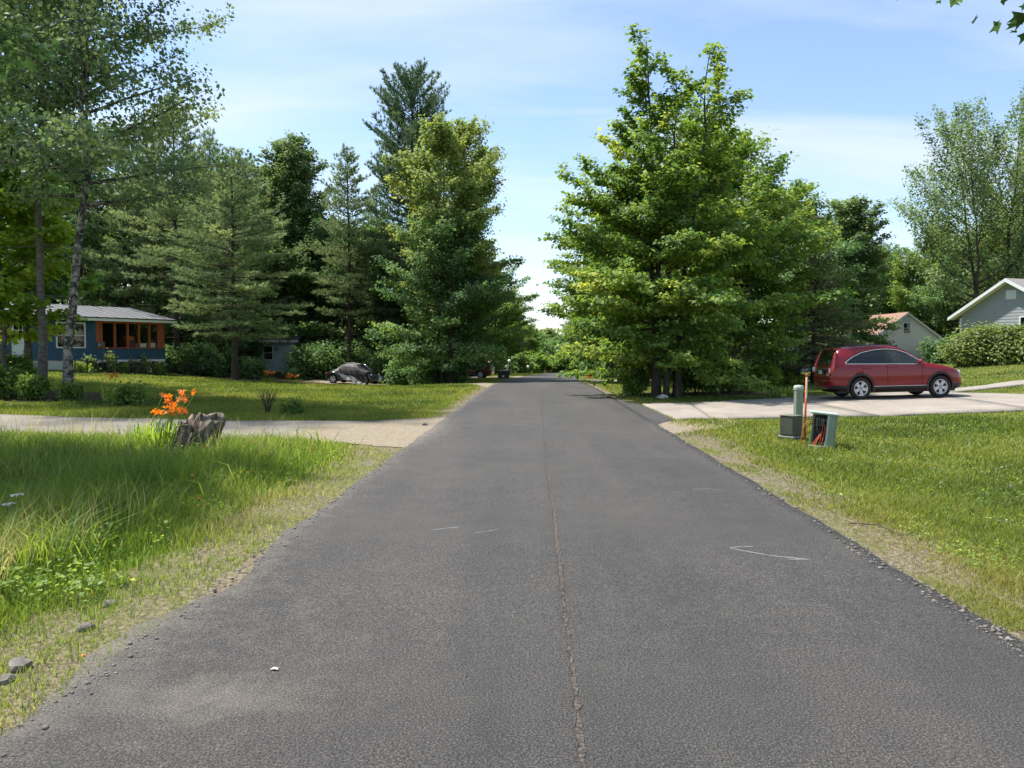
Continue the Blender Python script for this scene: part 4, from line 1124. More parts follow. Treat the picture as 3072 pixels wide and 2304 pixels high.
# house number on a small green plate
npl = MB().box(3.93, 4.20, .03, .045, 1.68, 1.90).build('number_plate', plain('number_plate', (.02, .10, .085), .4), bh)
fc = bpy.data.curves.new('house_number', 'FONT'); fc.body = '57'; fc.size = .2; fc.align_x = 'CENTER'; fc.extrude = .004
fc.materials.append(M_white); fo = bpy.data.objects.new('tmp', fc); COL.objects.link(fo)
fme = bpy.data.meshes.new_from_object(fo.evaluated_get(bpy.context.evaluated_depsgraph_get())); bpy.data.objects.remove(fo)
fo = mobj('house_number', fme, None, npl)
fo.location = (4.065, .050, 1.72); fo.rotation_euler = (math.pi / 2, 0, math.pi)
tag(fo, 'white house number reading 57')
# things standing on the porch
def on_porch(x, y, z=.95):
    a = math.atan2(uy, ux); return (HB.x + x * math.cos(a) - y * math.sin(a), HB.y + x * math.sin(a) + y * math.cos(a), hbz + z)
PA = math.atan2(uy, ux)
def porch_thing(name, x, y, label, cat, z=.95): return thing(name, on_porch(x, y, z), label, cat, rz=PA)
t = porch_thing('storage_box', 3.72, -.45, 'grey box on the porch beside the house number', 'box')
g_ = plain('grey_plastic', (.16, .165, .165), .6)
MB().box(-.17, .17, -.2, .2, 0, .98).build('body', g_, t, bevel=.02); MB().box(-.185, .185, -.215, .215, .98, 1.03).build('lid', g_, t, bevel=.01)
t = porch_thing('cabinet', 1.95, -.5, 'brown cabinet behind the porch rail, orange pot on top', 'cabinet')
MB().box(-.26, .26, -.22, .22, 0, 1.12).build('carcass', plain('brown_wood', (.10, .045, .03), .6, var=.3), t, bevel=.01); MB().box(-.28, .28, -.24, .24, 1.12, 1.15).build('top', M_orange, t)
t = porch_thing('flower_pot', 1.95, -.5, 'orange trough pot on the brown porch cabinet', 'pot', 2.101)
MB().prism([(-.22, 0), (.22, 0), (.26, .17), (-.26, .17)], -.12, .12).build('trough', plain('terracotta', (.42, .13, .03), .7), t); MB().box(-.27, .27, -.13, .13, .171, .205).build('rim', M_orange, t)
t = porch_thing('cooler', 1.28, -.45, 'white chest cooler on the porch', 'cooler')
for k, (z0, z1) in enumerate(((0, .70), (.705, .80), (.805, .95))): MB().box(-.27, .27, -.22, .22, z0, z1).build(('body', 'seal', 'lid')[k], M_white, t, bevel=.012)
t = porch_thing('patio_chair', .62, -.55, 'white plastic chair at the right end of the porch', 'chair')
for (a, b) in ((-.2, -.2), (.2, -.2), (-.2, .2), (.2, .2)): MB().tube([(a * 1.1, b * 1.1, 0), (a, b, .42)], .022, 6).build('leg', M_white, t)
MB().box(-.24, .24, -.24, .24, .42, .46).build('seat', M_white, t, bevel=.01)
MB().box(-.24, .24, .20, .24, .461, .98).build('backrest', M_white, t, bevel=.01)

# low black wire fence before the porch garden
fn = thing('wire_fence', (0, 0, 0), 'low black wire fence along the flower bed of the blue house', 'fence')
fp = [(225, 38.6), (262, 39.4), (308, 40.3), (350, 41.2), (388, 42.0), (424, 42.9), (462, 43.8), (505, 44.7), (550, 45.6), (600, 46.4)]
FP = []
for (px_, Y_) in fp:
    x, y, z = gloc(px_, Y_); FP.append(Vector((x, y, z)))
    MB().box(x - .022, x + .022, y - .022, y + .022, z - .1, z + .82).build('post', M_black, fn)
for a, b in zip(FP[:-1], FP[1:]):
    m = MB(); n = 12
    for i in range(1, n):
        p = a + (b - a) * i / n; m.box(p.x - .006, p.x + .006, p.y - .006, p.y + .006, p.z + .05, p.z + .72)
    for h_ in (.08, .7): m.tube([a + Vector((0, 0, h_)), b + Vector((0, 0, h_))], .009, 4)
    tag(m.build('fence_panel', M_black, fn), kind='stuff')

# pale blue home in the wood
ph = thing('pale_house', (-24.2, 65, gzf(-20, 65)), 'pale blue sided home half hidden behind the lawn pine', 'house', rz=.10)
MB().box(-5.8, 5.8, .03, 6.5, -.3, 2.62).build('wall', M_palevinyl, ph)
siding(ph, .1, 2.6, .16, lambda z: (-5.8, 5.8), [(3.1, 3.95, 1.0, 2.25)], M_palevinyl, 0.03, -1)
window(ph, 3.17, 3.88, 1.07, 2.18, .0, -1, 1, 2)
MB().add([(-6.1, -.4, 2.60), (6.1, -.4, 2.60), (6.1, 3.3, 3.35), (-6.1, 3.3, 3.35), (-6.1, -.4, 2.72), (6.1, -.4, 2.72), (6.1, 3.3, 3.47), (-6.1, 3.3, 3.47)], [(0, 3, 2, 1), (4, 5, 6, 7), (0, 1, 5, 4), (1, 2, 6, 5), (2, 3, 7, 6), (3, 0, 4, 7)]).add(
    [(-6.1, 3.3, 3.35), (6.1, 3.3, 3.35), (6.1, 7, 2.60), (-6.1, 7, 2.60), (-6.1, 3.3, 3.47), (6.1, 3.3, 3.47), (6.1, 7, 2.72), (-6.1, 7, 2.72)], [(0, 3, 2, 1), (4, 5, 6, 7), (0, 1, 5, 4), (1, 2, 6, 5), (2, 3, 7, 6), (3, 0, 4, 7)]).build('roof', M_greyroof, ph)
MB().box(-6.1, 6.1, -.43, -.402, 2.52, 2.70).build('fascia', M_white, ph)

def gable_roof(parent, xc, hw, ze, za, y0, y1, th, mat, fmat):
    """two slabs meeting at the ridge, white rake boards at the front"""
    for s in (-1, 1):
        a, b = (xc + s * hw, ze), (xc, za)
        vs = [(a[0], y0, a[1]), (b[0], y0, b[1]), (b[0], y1, b[1]), (a[0], y1, a[1]), (a[0], y0, a[1] + th), (b[0], y0, b[1] + th), (b[0], y1, b[1] + th), (a[0], y1, a[1] + th)]
        MB().add(vs, [(0, 3, 2, 1), (4, 5, 6, 7), (0, 1, 5, 4), (1, 2, 6, 5), (2, 3, 7, 6), (3, 0, 4, 7)]).build('roof_slope', mat, parent)
        if fmat is not None:
            vs = [(a[0], y0 - .05, a[1] - .10), (b[0], y0 - .05, b[1] - .10), (b[0], y0 - .004, b[1] - .10), (a[0], y0 - .004, a[1] - .10), (a[0], y0 - .05, a[1] + th - .02), (b[0], y0 - .05, b[1] + th - .02), (b[0], y0 - .004, b[1] + th - .02), (a[0], y0 - .004, a[1] + th - .02)]
            MB().add(vs, [(0, 3, 2, 1), (4, 5, 6, 7), (0, 1, 5, 4), (1, 2, 6, 5), (2, 3, 7, 6), (3, 0, 4, 7)]).build('rake_board', fmat, parent)
            vs = [(a[0] , y0, a[1] - .03), (b[0], y0, b[1] - .03), (b[0], y0 + .62, b[1] - .03), (a[0], y0 + .62, a[1] - .03)]
            MB().add(vs, [(0, 1, 2, 3)]).build('soffit', fmat, parent)

# white garage with red roof
gbx, gby = 38.4, 75.0; gbz = -.62
ga = thing('garage', (gbx, gby, gbz), 'white sided gable garage with red shingle roof behind the red car', 'garage')
zE, zA, hw = 2.65 - gbz, 5.16 - gbz, 3.45
MB().prism([(-hw, -.3), (hw, -.3), (hw, zE), (0, zA), (-hw, zE)], .03, 9.0).build('wall', M_whitevinyl, ga)
siding(ga, .1, zA - .05, .20, lambda z: (-hw if z < zE else -hw * (zA - z) / (zA - zE), hw if z < zE else hw * (zA - z) / (zA - zE)), [(-.42, .42, 3.78, 5.12), (.42, 3.0, -.1, 2.16)], M_whitevinyl, .03, -1)
window(ga, -.32, .32, 3.86, 4.86, .0, -1, 1, 2, .09)
MB().box(-.34, .34, -.05, .02, 4.97, 5.42).build('gable_vent', plain('vent_grey', (.42, .47, .52), .6), ga)
MB().box(-.2, .2, -.06, .0, 3.36, 3.44).build('door_lamp', M_white, ga)
gd = MB().box(.5, 2.92, -.02, .02, 0, 2.08).build('garage_door', M_white, ga)
for k in range(1, 4): MB().box(.5, 2.92, -.026, -.021, k * .52 - .012, k * .52 + .012).build('door_rail', M_cream, gd)
gable_roof(ga, 0, hw + .18, zE - .12, zA + .02, -.18, 9.3, .12, M_redroof, M_whitevinyl)

# grey house whose gable faces the lawn
A_ = math.radians(70)
hx, hy = 33.35, 58.0; hz_ = gzf(33, 55)
gh = thing('grey_house', (hx, hy, hz_), 'grey sided house with white-trimmed gable at the right edge', 'house', rz=-A_)
zE, zA = 4.02 - hz_, 6.45 - hz_
MB().prism([(.45, -.5), (8.15, -.5), (8.15, zE + .2), (4.3, zA - .05), (.45, zE + .2)], .03, 12.0).build('wall', M_grayvinyl, gh)
def glim(z):
    t = min(1, max(0, (z - zE - .2) / (zA - .05 - zE - .2))); return (.47 + 3.83 * t, 8.13 - 3.83 * t)
siding(gh, 0, zA - .2, .215, glim, [(5.0, 6.75, zE - 1.08, zE - .02), (3.95, 4.75, zA - 1.3, zA - .62)], M_grayvinyl, .03, -1)
window(gh, 5.1, 6.65, zE - .95, zE - .14, .0, -1, 2, 1, .09)
gv = MB().box(3.97, 4.73, -.03, .02, zA - 1.28, zA - .64).build('gable_vent', M_white, gh)
for k in range(7): MB().box(4.03, 4.67, -.05, -.032, zA - 1.23 + k * .085, zA - 1.23 + k * .085 + .045).build('slat', M_white, gv)
MB().box(.40, .50, -.05, .03, -.2, zE).build('corner_board', M_white, gh)
gable_roof(gh, 4.3, 4.5, zE - .10, zA + .03, -.55, 12.4, .15, M_greyroof, M_white)

# green-grey house behind the spruce
nh = thing('green_house', (19.6, 58, gzf(19.6, 58)), 'green-grey sided house glimpsed behind the spruce', 'house', rz=.05)
MB().box(-3, 3, .03, 7, -.4, 2.5).build('wall', M_greenvinyl, nh)
siding(nh, .05, 2.48, .2, lambda z: (-3, 3), [], M_greenvinyl, .03, -1)
gable_roof(nh, 0, 3.3, 2.42, 3.4, -.3, 7.3, .14, M_greyroof, None)
MB().prism([(-3, 2.5), (3, 2.5), (0, 3.35)], .04, 6.9).build('gable_wall', M_greenvinyl, nh)
# ---------------------------------------------------------------- cars
M_red = plain('red_car_paint', (.19, .003, .012), .3, metal=.0, spec=.3, coat=.6, var=.04, scale=2)
M_blackpaint = plain('black_car_paint', (.008, .008, .009), .25, coat=1.0, var=.05)
M_darkred = plain('dark_red_paint', (.09, .008, .012), .3, coat=.8, var=.05)
M_paleblue = plain('pale_car_paint', (.19, .21, .21), .35, coat=.6, var=.04)
M_plast = plain('black_plastic', (.018, .018, .019), .6, var=.15)
M_rubber = plain('tyre_rubber', (.016, .016, .016), .85, var=.25, scale=20)
M_rim = plain('alloy_rim', (.55, .55, .56), .4, metal=.1, var=.05)
M_chrome = plain('chrome', (.85, .85, .86), .12, metal=1.0, var=.02)
M_tail = plain('tail_lamp', (.55, .02, .015), .15, coat=1.0, var=.05)
M_lens = plain('clear_lens', (.62, .66, .66), .1, coat=1.0, var=.04)
M_carglass = glass_mat('car_glass', (.85, .92, .94), .6, base=(.06, .08, .09))  # base colour lightened to stand in for sky reflected in the pane
M_cargldk = glass_mat('tinted_car_glass', (.22, .25, .28), .38, base=(.02, .026, .034))
M_seat = plain('seat_fabric', (.07, .07, .075), .9, var=.2)
M_plate = plain('number_plate_white', (.6, .6, .62), .4, var=.1)
M_softtop = plain('soft_top', (.20, .195, .165), .9, var=.12, scale=8)

class Body:
    """car shell described by tables over x (rear to front)"""
    def __init__(s, L, top, hw, zb, topw, belt, zmid):
        s.L = L; s.T = [np.array(a, float).T for a in (top, hw, zb, topw)]; s.belt = belt; s.zmid = zmid
    def ev(s, x): return [float(np.interp(x, a[0], a[1])) for a in s.T]
    def section(s, x):
        tp, hw, zb, tw = s.ev(x)
        zm = min(s.zmid, zb + (tp - zb) * .55); be = min(s.belt, tp - .05)
        p4 = (hw * .965, be); p6 = (min(tw, hw * .96), tp - .045)
        p5 = ((p4[0] + p6[0]) / 2 + .015, (p4[1] + p6[1]) / 2)
        pts = [(0, zb), (hw * .86, zb), (hw * .97, zb + min(.10, (tp - zb) * .2)), (hw * .995, (zb + zm) / 2 + .03), (hw, zm), (hw * .988, (zm + be) / 2), p4, p5, p6, (p6[0] * .72, tp - .012), (0, tp)]
        return pts
    def side(s, x, z):
        """half width of the shell at height z"""
        pts = s.section(x); 
        ys = [p[0] for p in pts[1:9]]; zs = [p[1] for p in pts[1:9]]
        return float(np.interp(z, zs, ys))
    def topz(s, x, y):
        pts = s.section(x)
        ys = [p[0] for p in pts[:7:-1]]; zs = [p[1] for p in pts[:7:-1]]
        return float(np.interp(abs(y), ys, zs))
    def mesh(s, name, mat, n=46):
        xs = np.linspace(0, 1, n); xs = s.L * (.5 - .5 * np.cos(np.pi * xs)) * .45 + s.L * xs * .55
        V = []; Fq = []
        for x in xs:
            h = s.section(float(x)); ring = [(float(x), -y, z) for y, z in h] + [(float(x), y, z) for y, z in h[-2:0:-1]]
            V += ring
        k = len(ring)
        for i in range(n - 1):
            for j in range(k):
                Fq.append((i * k + j, i * k + (j + 1) % k, (i + 1) * k + (j + 1) % k, (i + 1) * k + j))
        Fq.append(tuple(range(k))[::-1]); Fq.append(tuple((n - 1) * k + j for j in range(k)))
        mb = MB(); mb.add(V, Fq, 0, True)
        return mb.mesh(name, mat)
    def patch(s, xa, xb, z0, z1, off, sd, nx_=14, nz=6):
        """part of the side skin; z0,z1 functions of x"""
        mb = MB(); V = []; 
        for i in range(nx_ + 1):
            x = xa + (xb - xa) * i / nx_; a, b = z0(x), z1(x)
            for j in range(nz + 1):
                z = a + (b - a) * j / nz; V.append((x, sd * (s.side(x, z) + off), z))
        Fq = [(i * (nz + 1) + j, (i + 1) * (nz + 1) + j, (i + 1) * (nz + 1) + j + 1, i * (nz + 1) + j + 1) for i in range(nx_) for j in range(nz)]
        return mb.add(V, Fq, 0, True)
def cut(me, cutters):
    """subtract closed meshes from a mesh"""
    o = bpy.data.objects.new('tmp', me); COL.objects.link(o); tmp = []
    for c in cutters:
        co = bpy.data.objects.new('tmpc', c); COL.objects.link(co); tmp.append(co)
        md = o.modifiers.new('b', 'BOOLEAN'); md.operation = 'DIFFERENCE'; md.object = co; md.solver = 'EXACT'
    dg = bpy.context.evaluated_depsgraph_get()
    res = bpy.data.meshes.new_from_object(o.evaluated_get(dg))
    for x in tmp + [o]: bpy.data.objects.remove(x)
    return res
def solid(mb): return mb.mesh('cutter', M_plast)
def wheel_meshes(r=.345, w=.225, rim=.232, spokes=5):
    t = MB(); M = Matrix.Rotation(math.pi / 2, 4, 'X')
    t.lathe([(rim * .98, -w * .40), (rim * 1.06, -w * .5), (r * .93, -w * .5), (r * .985, -w * .40), (r, -w * .2), (r, w * .2), (r * .985, w * .40), (r * .93, w * .5), (rim * 1.06, w * .5), (rim * .98, w * .40)], 30, M=M, caps=False)
    tm = t.mesh('wheel', M_rubber)
    q = MB()
    q.lathe([(rim * .99, -w * .42), (rim * .90, -w * .44), (rim * .88, -w * .30), (rim * .88, w * .1)], 30, 0, M=M, caps=False)          # outer ring of the rim, open side = -z -> +y
    q.lathe([(rim * .86, -w * .02), (rim * .86, 0)], 24, 1, M=M)                                                             # dark dish
    for k in range(spokes):
        for d in (-.16, .16):
            a = 2 * math.pi * k / spokes + math.pi / 2
            c, s_ = math.cos(a), math.sin(a); cx, sx2 = math.cos(a + d), math.sin(a + d)
            p0 = Vector((.045 * math.cos(a + d * 2.2), .045 * math.sin(a + d * 2.2), -w * .36)); p1 = Vector((rim * .92 * cx, rim * .92 * sx2, -w * .40))
            dd = (p1 - p0).normalized(); nn_ = dd.cross(Vector((0, 0, 1))).normalized() * .023
            vs = [p0 - nn_, p0 + nn_, p1 + nn_ * 1.1, p1 - nn_ * 1.1]; vs2 = [v + Vector((0, 0, .035)) for v in vs]
            q.add([tuple(v) for v in vs + vs2], [(0, 1, 2, 3), (7, 6, 5, 4), (0, 4, 5, 1), (1, 5, 6, 2), (2, 6, 7, 3), (3, 7, 4, 0)], 0, False, M)
    q.lathe([(.062, -w * .40), (.05, -w * .42), (.05, -w * .2), (.062, -w * .2)], 16, 0, M=M)
    qm = q.mesh('rim', [M_rim, plain('rim_dish', (.05, .05, .052), .5)])
    return tm, qm
WHEEL = wheel_meshes()
def put_wheels(car, axles, track, r, sc):
    for ax in axles:
        for sd in (-1, 1):
            w = mobj('wheel', WHEEL[0], None, car, (ax, sd * track / 2, r)); w.scale = (sc, sc, sc)
            if sd < 0: w.rotation_euler = (0, .5 * ax, 0)
            else: w.rotation_euler = (0, .3, math.pi)
            mobj('rim', WHEEL[1], None, w)
# the rim's spoked face looks towards -z of the lathe, i.e. +y after the turn: flip so that it faces outwards
for me in WHEEL:
    me.transform(Matrix.Rotation(math.pi, 4, 'Z'))

def suv(name, label, paint, group=None, badge=True):
    car = thing(name, (0, 0, 0), label, 'car', group)
    B = Body(4.55,
             [(0, .70), (.03, .80), (.10, 1.04), (.18, 1.28), (.29, 1.54), (.42, 1.615), (.9, 1.66), (1.5, 1.685), (2.0, 1.67), (2.35, 1.615), (2.7, 1.475), (3.0, 1.27), (3.2, 1.13), (3.45, 1.085), (3.9, 1.005), (4.15, .93), (4.35, .83), (4.5, .68), (4.55, .60)],
             [(0, .70), (.05, .80), (.15, .855), (.5, .895), (1.0, .91), (3.6, .91), (4.05, .87), (4.3, .79), (4.45, .66), (4.55, .48)],
             [(0, .42), (.12, .34), (.5, .27), (1.2, .24), (3.6, .24), (4.2, .26), (4.55, .34)],
             [(0, .62), (.10, .74), (.18, .71), (.32, .64), (1.0, .61), (2.3, .60), (2.7, .63), (3.0, .68), (3.2, .76), (3.5, .80), (4.0, .76), (4.3, .66), (4.55, .40)],
             1.09, .70)
    up_x = [.50, .62, .85, 1.15, 1.55, 1.95, 2.3, 2.6, 2.88, 3.10]; up_z = [1.122, 1.225, 1.355, 1.465, 1.53, 1.55, 1.515, 1.415, 1.25, 1.07]
    upz = lambda x: float(np.interp(x, up_x, up_z)); loz = lambda x: 1.118 - .022 * (x - .5)
    poly = [(.50, 1.118)] + [(x, upz(x)) for x in up_x[1:]] + [(3.08, loz(3.08))]
    win = MB().prism(poly, -1.2, 1.2, 'y')
    cutters = [solid(win)]
    for ax in (1.02, 3.64):
        for sd in (-1, 1):
            M = Matrix.Translation((ax, sd * .80, .36)) @ Matrix.Rotation(math.pi / 2, 4, 'X')
            cutters.append(solid(MB().lathe([(.395, -.24), (.395, .24)], 40, smooth=False, M=M)))
    bm_ = cut(B.mesh('body', paint), cutters)
    bm_.materials.clear(); bm_.materials.append(paint)
    mobj('body', bm_, None, car)
    for ax in (1.02, 3.64): MB().box(ax - .385, ax + .385, -.56, .56, .30, .74).build('wheel_well', M_plast, car)
    MB().box(.3, 4.2, -.72, .72, .20, .262).build('underbody', M_plast, car)
    MB().box(.62, 3.0, -.80, .80, 1.095, 1.126).build('parcel_floor', M_plast, car)
    for sx_, sy_ in ((1.35, -.36), (1.35, .36), (2.25, -.38), (2.25, .38)):
        st = MB().box(sx_ - .07, sx_ + .05, sy_ - .22, sy_ + .22, 1.127, 1.26).build('seat', M_seat, car, bevel=.03)
        MB().box(sx_ - .10, sx_ - .01, sy_ - .12, sy_ + .12, 1.27, 1.42).build('headrest', M_seat, st, bevel=.03)
    MB().tube([(2.70, .38 + .17 * math.cos(a), 1.13 + .17 * math.sin(a)) for a in np.linspace(0, math.pi, 9)], .014, 6).build('steering_wheel', M_plast, car)
    for sd in (-1, 1):
        for (xa, xb, mt, nm) in ((.56, 1.06, M_cargldk, 'quarter_window'), (1.12, 1.84, M_cargldk, 'rear_window'), (1.95, 3.06, M_carglass, 'front_window')):
            B.patch(xa, xb, lambda x: loz(x) - .006, lambda x: max(loz(x) + .002, upz(x) + .006), -.012, sd).build(nm, mt, car)
        for (xa, xb) in ((1.06, 1.12), (1.84, 1.95)):
            B.patch(xa, xb, lambda x: loz(x) - .01, lambda x: upz(x) + .01, -.003, sd, 3).build('pillar', M_plast, car)
        line = [(x, sd * (B.side(x, upz(x)) + .004), upz(x)) for x in np.linspace(.52, 3.06, 34)]
        low = [(x, sd * (B.side(x, loz(x)) + .004), loz(x)) for x in np.linspace(3.06, .52, 20)]
        MB().tube(line + low + [line[0]], .0105, 6, caps=False).build('window_trim', M_chrome, car)
        # doors as skins just proud of the shell, with shut lines between them
        arch = lambda x, ax=1.02: .36 + math.sqrt(max(0, .455 ** 2 - (x - ax) ** 2)) if abs(x - ax) < .455 else 0
        d1 = B.patch(1.10, 1.89, lambda x: max(.41, arch(x) + .012), lambda x: 1.085, .005, sd, 18, 8).build('door', paint, car)
        d2 = B.patch(1.905, 3.03, lambda x: .41, lambda x: 1.065, .005, sd, 18, 8).build('door', paint, car)
        for (dd, hx_) in ((d1, 1.28), (d2, 2.12)):
            MB().tube([(hx_ - .11, sd * (B.side(hx_, .985) + .02), .985), (hx_, sd * (B.side(hx_, .985) + .038), .988), (hx_ + .11, sd * (B.side(hx_, .985) + .02), .985)], .016, 6).build('handle', paint, dd)
        for sl in ([(1.095, z) for z in np.linspace(1.09, .80, 8)], [(1.897, z) for z in np.linspace(1.08, .42, 10)], [(3.038, z) for z in np.linspace(1.07, .44, 10)]):
            MB().tube([(x, sd * (B.side(x, z) + .0045), z) for x, z in sl], .0045, 5).build('shut_line', M_plast, car)
        # black cladding along the sill, bumpers and arches
        B.patch(1.46, 3.20, lambda x: .245, lambda x: .40, .014, sd, 12, 4).build('sill_cladding', M_plast, car)
        MB().tube([(x, sd * (B.side(x, .405) + .016), .405) for x in np.linspace(1.44, 3.22, 10)], .008, 5).build('sill_strip', M_chrome, car)
        B.patch(.03, .60, lambda x: max(.30, B.ev(x)[2] + .005), lambda x: .44, .012, sd, 8, 4).build('bumper_cladding', M_plast, car)
        B.patch(4.06, 4.50, lambda x: B.ev(x)[2] + .005, lambda x: .44, .012, sd, 8, 4).build('bumper_cladding', M_plast, car)
        for ax in (1.02, 3.64):
            m = MB(); V = []; n = 22
            for i in range(n + 1):
                a = math.radians(-14 + 208 * i / n)
                for rr_ in (.392, .455):
                    x = ax + rr_ * math.cos(a); z = .36 + rr_ * math.sin(a); z = max(z, .25)
                    V.append((x, sd * (B.side(x, max(z, .34)) + .018), z))
            m.add(V, [(2 * i, 2 * i + 1, 2 * i + 3, 2 * i + 2) for i in range(n)], 0, True).build('arch_trim', M_plast, car)
        # lamps, mirror
        tl = MB().tube([(.055, sd * .775, .80), (.085, sd * .80, .95), (.125, sd * .775, 1.08), (.185, sd * .735, 1.27), (.275, sd * .67, 1.48)], [.045, .078, .072, .055, .038], 10).build('tail_lamp', M_tail, car)
        MB().tube([(.045, sd * .765, .84), (.06, sd * .775, .99)], [.062, .07], 10).build('reversing_lens', M_lens, tl)
        MB().lathe([(.01, -.09), (.07, -.07), (.10, 0), (.08, .06), (.01, .08)], 12, M=Matrix.Translation((2.93, sd * 1.0, 1.13)) @ Matrix.Scale(.8, 4, (1, 0, 0))).build('mirror', paint, car)
        MB().tube([(2.95, sd * .85, 1.08), (2.94, sd * .97, 1.10)], .022, 6).build('mirror_arm', M_plast, car)
        MB().lathe([(.005, -.07), (.06, -.05), (.085, 0), (.06, .05), (.005, .07)], 14, M=Matrix.Translation((4.22, sd * .70, .79)) @ Matrix.Rotation(sd * .5, 4, 'Z') @ Matrix.Scale(1.9, 4, (1, 0, 0)) @ Matrix.Scale(.5, 4, (0, 1, 0)) @ Matrix.Scale(.8, 4, (0, 0, 1))).build('head_lamp', M_lens, car)
        MB().tube([(x, sd * .56, B.topz(x, .56) + .035) for x in np.linspace(.75, 2.3, 8)], .016, 6).build('roof_rail', M_plast, car)
    # tailgate glass, plate, badge, spoiler, windscreen
    V = []; nx_, ny_ = 8, 8
    for i in range(nx_ + 1):
        x = .115 + (.28 - .115) * i / nx_; hwid = B.ev(x)[3] - .09
        for j in range(ny_ + 1):
            y = -hwid + 2 * hwid * j / ny_; V.append((x - .012, y, B.topz(x, y) + .008))
    MB().add(V, [(i * (ny_ + 1) + j, (i + 1) * (ny_ + 1) + j, (i + 1) * (ny_ + 1) + j + 1, i * (ny_ + 1) + j + 1) for i in range(nx_) for j in range(ny_)], 0, True).build('tailgate_window', M_blackpaint, car)
    V = []
    for i in range(nx_ + 1):
        x = 2.36 + (3.14 - 2.36) * i / nx_; hwid = B.ev(x)[3] - .07
        for j in range(ny_ + 1):
            y = -hwid + 2 * hwid * j / ny_; V.append((x, y, B.topz(x, y) + .012))
    MB().add(V, [(i * (ny_ + 1) + j, (i + 1) * (ny_ + 1) + j, (i + 1) * (ny_ + 1) + j + 1, i * (ny_ + 1) + j + 1) for i in range(nx_) for j in range(ny_)], 0, True).build('windscreen', M_blackpaint, car)
    MB().prism([(.22, 1.56), (.50, 1.632), (.50, 1.59), (.27, 1.53)], -.60, .60, 'y').build('spoiler', paint, car, bevel=.008)
    MB().box(-.002, .05, -.34, .34, .80, .93).build('plate_recess', M_plast, car)
    MB().box(-.016, -.003, -.16, .16, .80, .92).build('number_plate', M_plate, car)
    MB().box(-.006, .06, -.42, .42, .945, .985).build('tailgate_trim', M_chrome, car, bevel=.006)
    MB().box(-.02, .06, -.70, .70, .56, .60).build('bumper_step', paint, car, bevel=.01)
    MB().box(4.48, 4.555, -.36, .36, .56, .66).build('grille', M_chrome, car, bevel=.01)
    put_wheels(car, (1.02, 3.64), 1.60, .345, 1.0)
    return car

red = suv('parked_car', 'dark red five-door car parked on the concrete driveway', M_red)
# set it down: rear right wheel at the photographed spot, pitched to the slope of the drive
yaw = math.radians(-3.0)
rw = at(2580, 1206, 24.8)
def set_car(car, wx, wy, yaw, rear=1.02, half=.80, wb=2.62, lift=.045, flip=False):
    c, s = math.cos(yaw), math.sin(yaw)
    side = half if flip else -half
    ox, oy = wx - (rear * c - side * s), wy - (rear * s + side * c)
    zr = np.mean([gzf(ox + rear * c - q * s, oy + rear * s + q * c) for q in (-half, half)])
    zf = np.mean([gzf(ox + (rear + wb) * c - q * s, oy + (rear + wb) * s + q * c) for q in (-half, half)])
    p = math.atan2(zf - zr, wb)
    car.location = (ox, oy, zr + lift - rear * math.sin(p)); car.rotation_euler = (0, -p, yaw)
set_car(red, rw.x, rw.y, yaw, rear=1.02 * .95, wb=2.62 * .95)
red.scale = (.95, 1.0, 1.04)

jeep = suv('parked_car', 'dark car with maroon tail parked under the far trees', M_darkred)
jp = at(1440, 1135, 66)
set_car(jeep, jp.x, jp.y, math.pi - .15, flip=True, lift=.015)
jeep.scale = (.95, .95, 1.0)

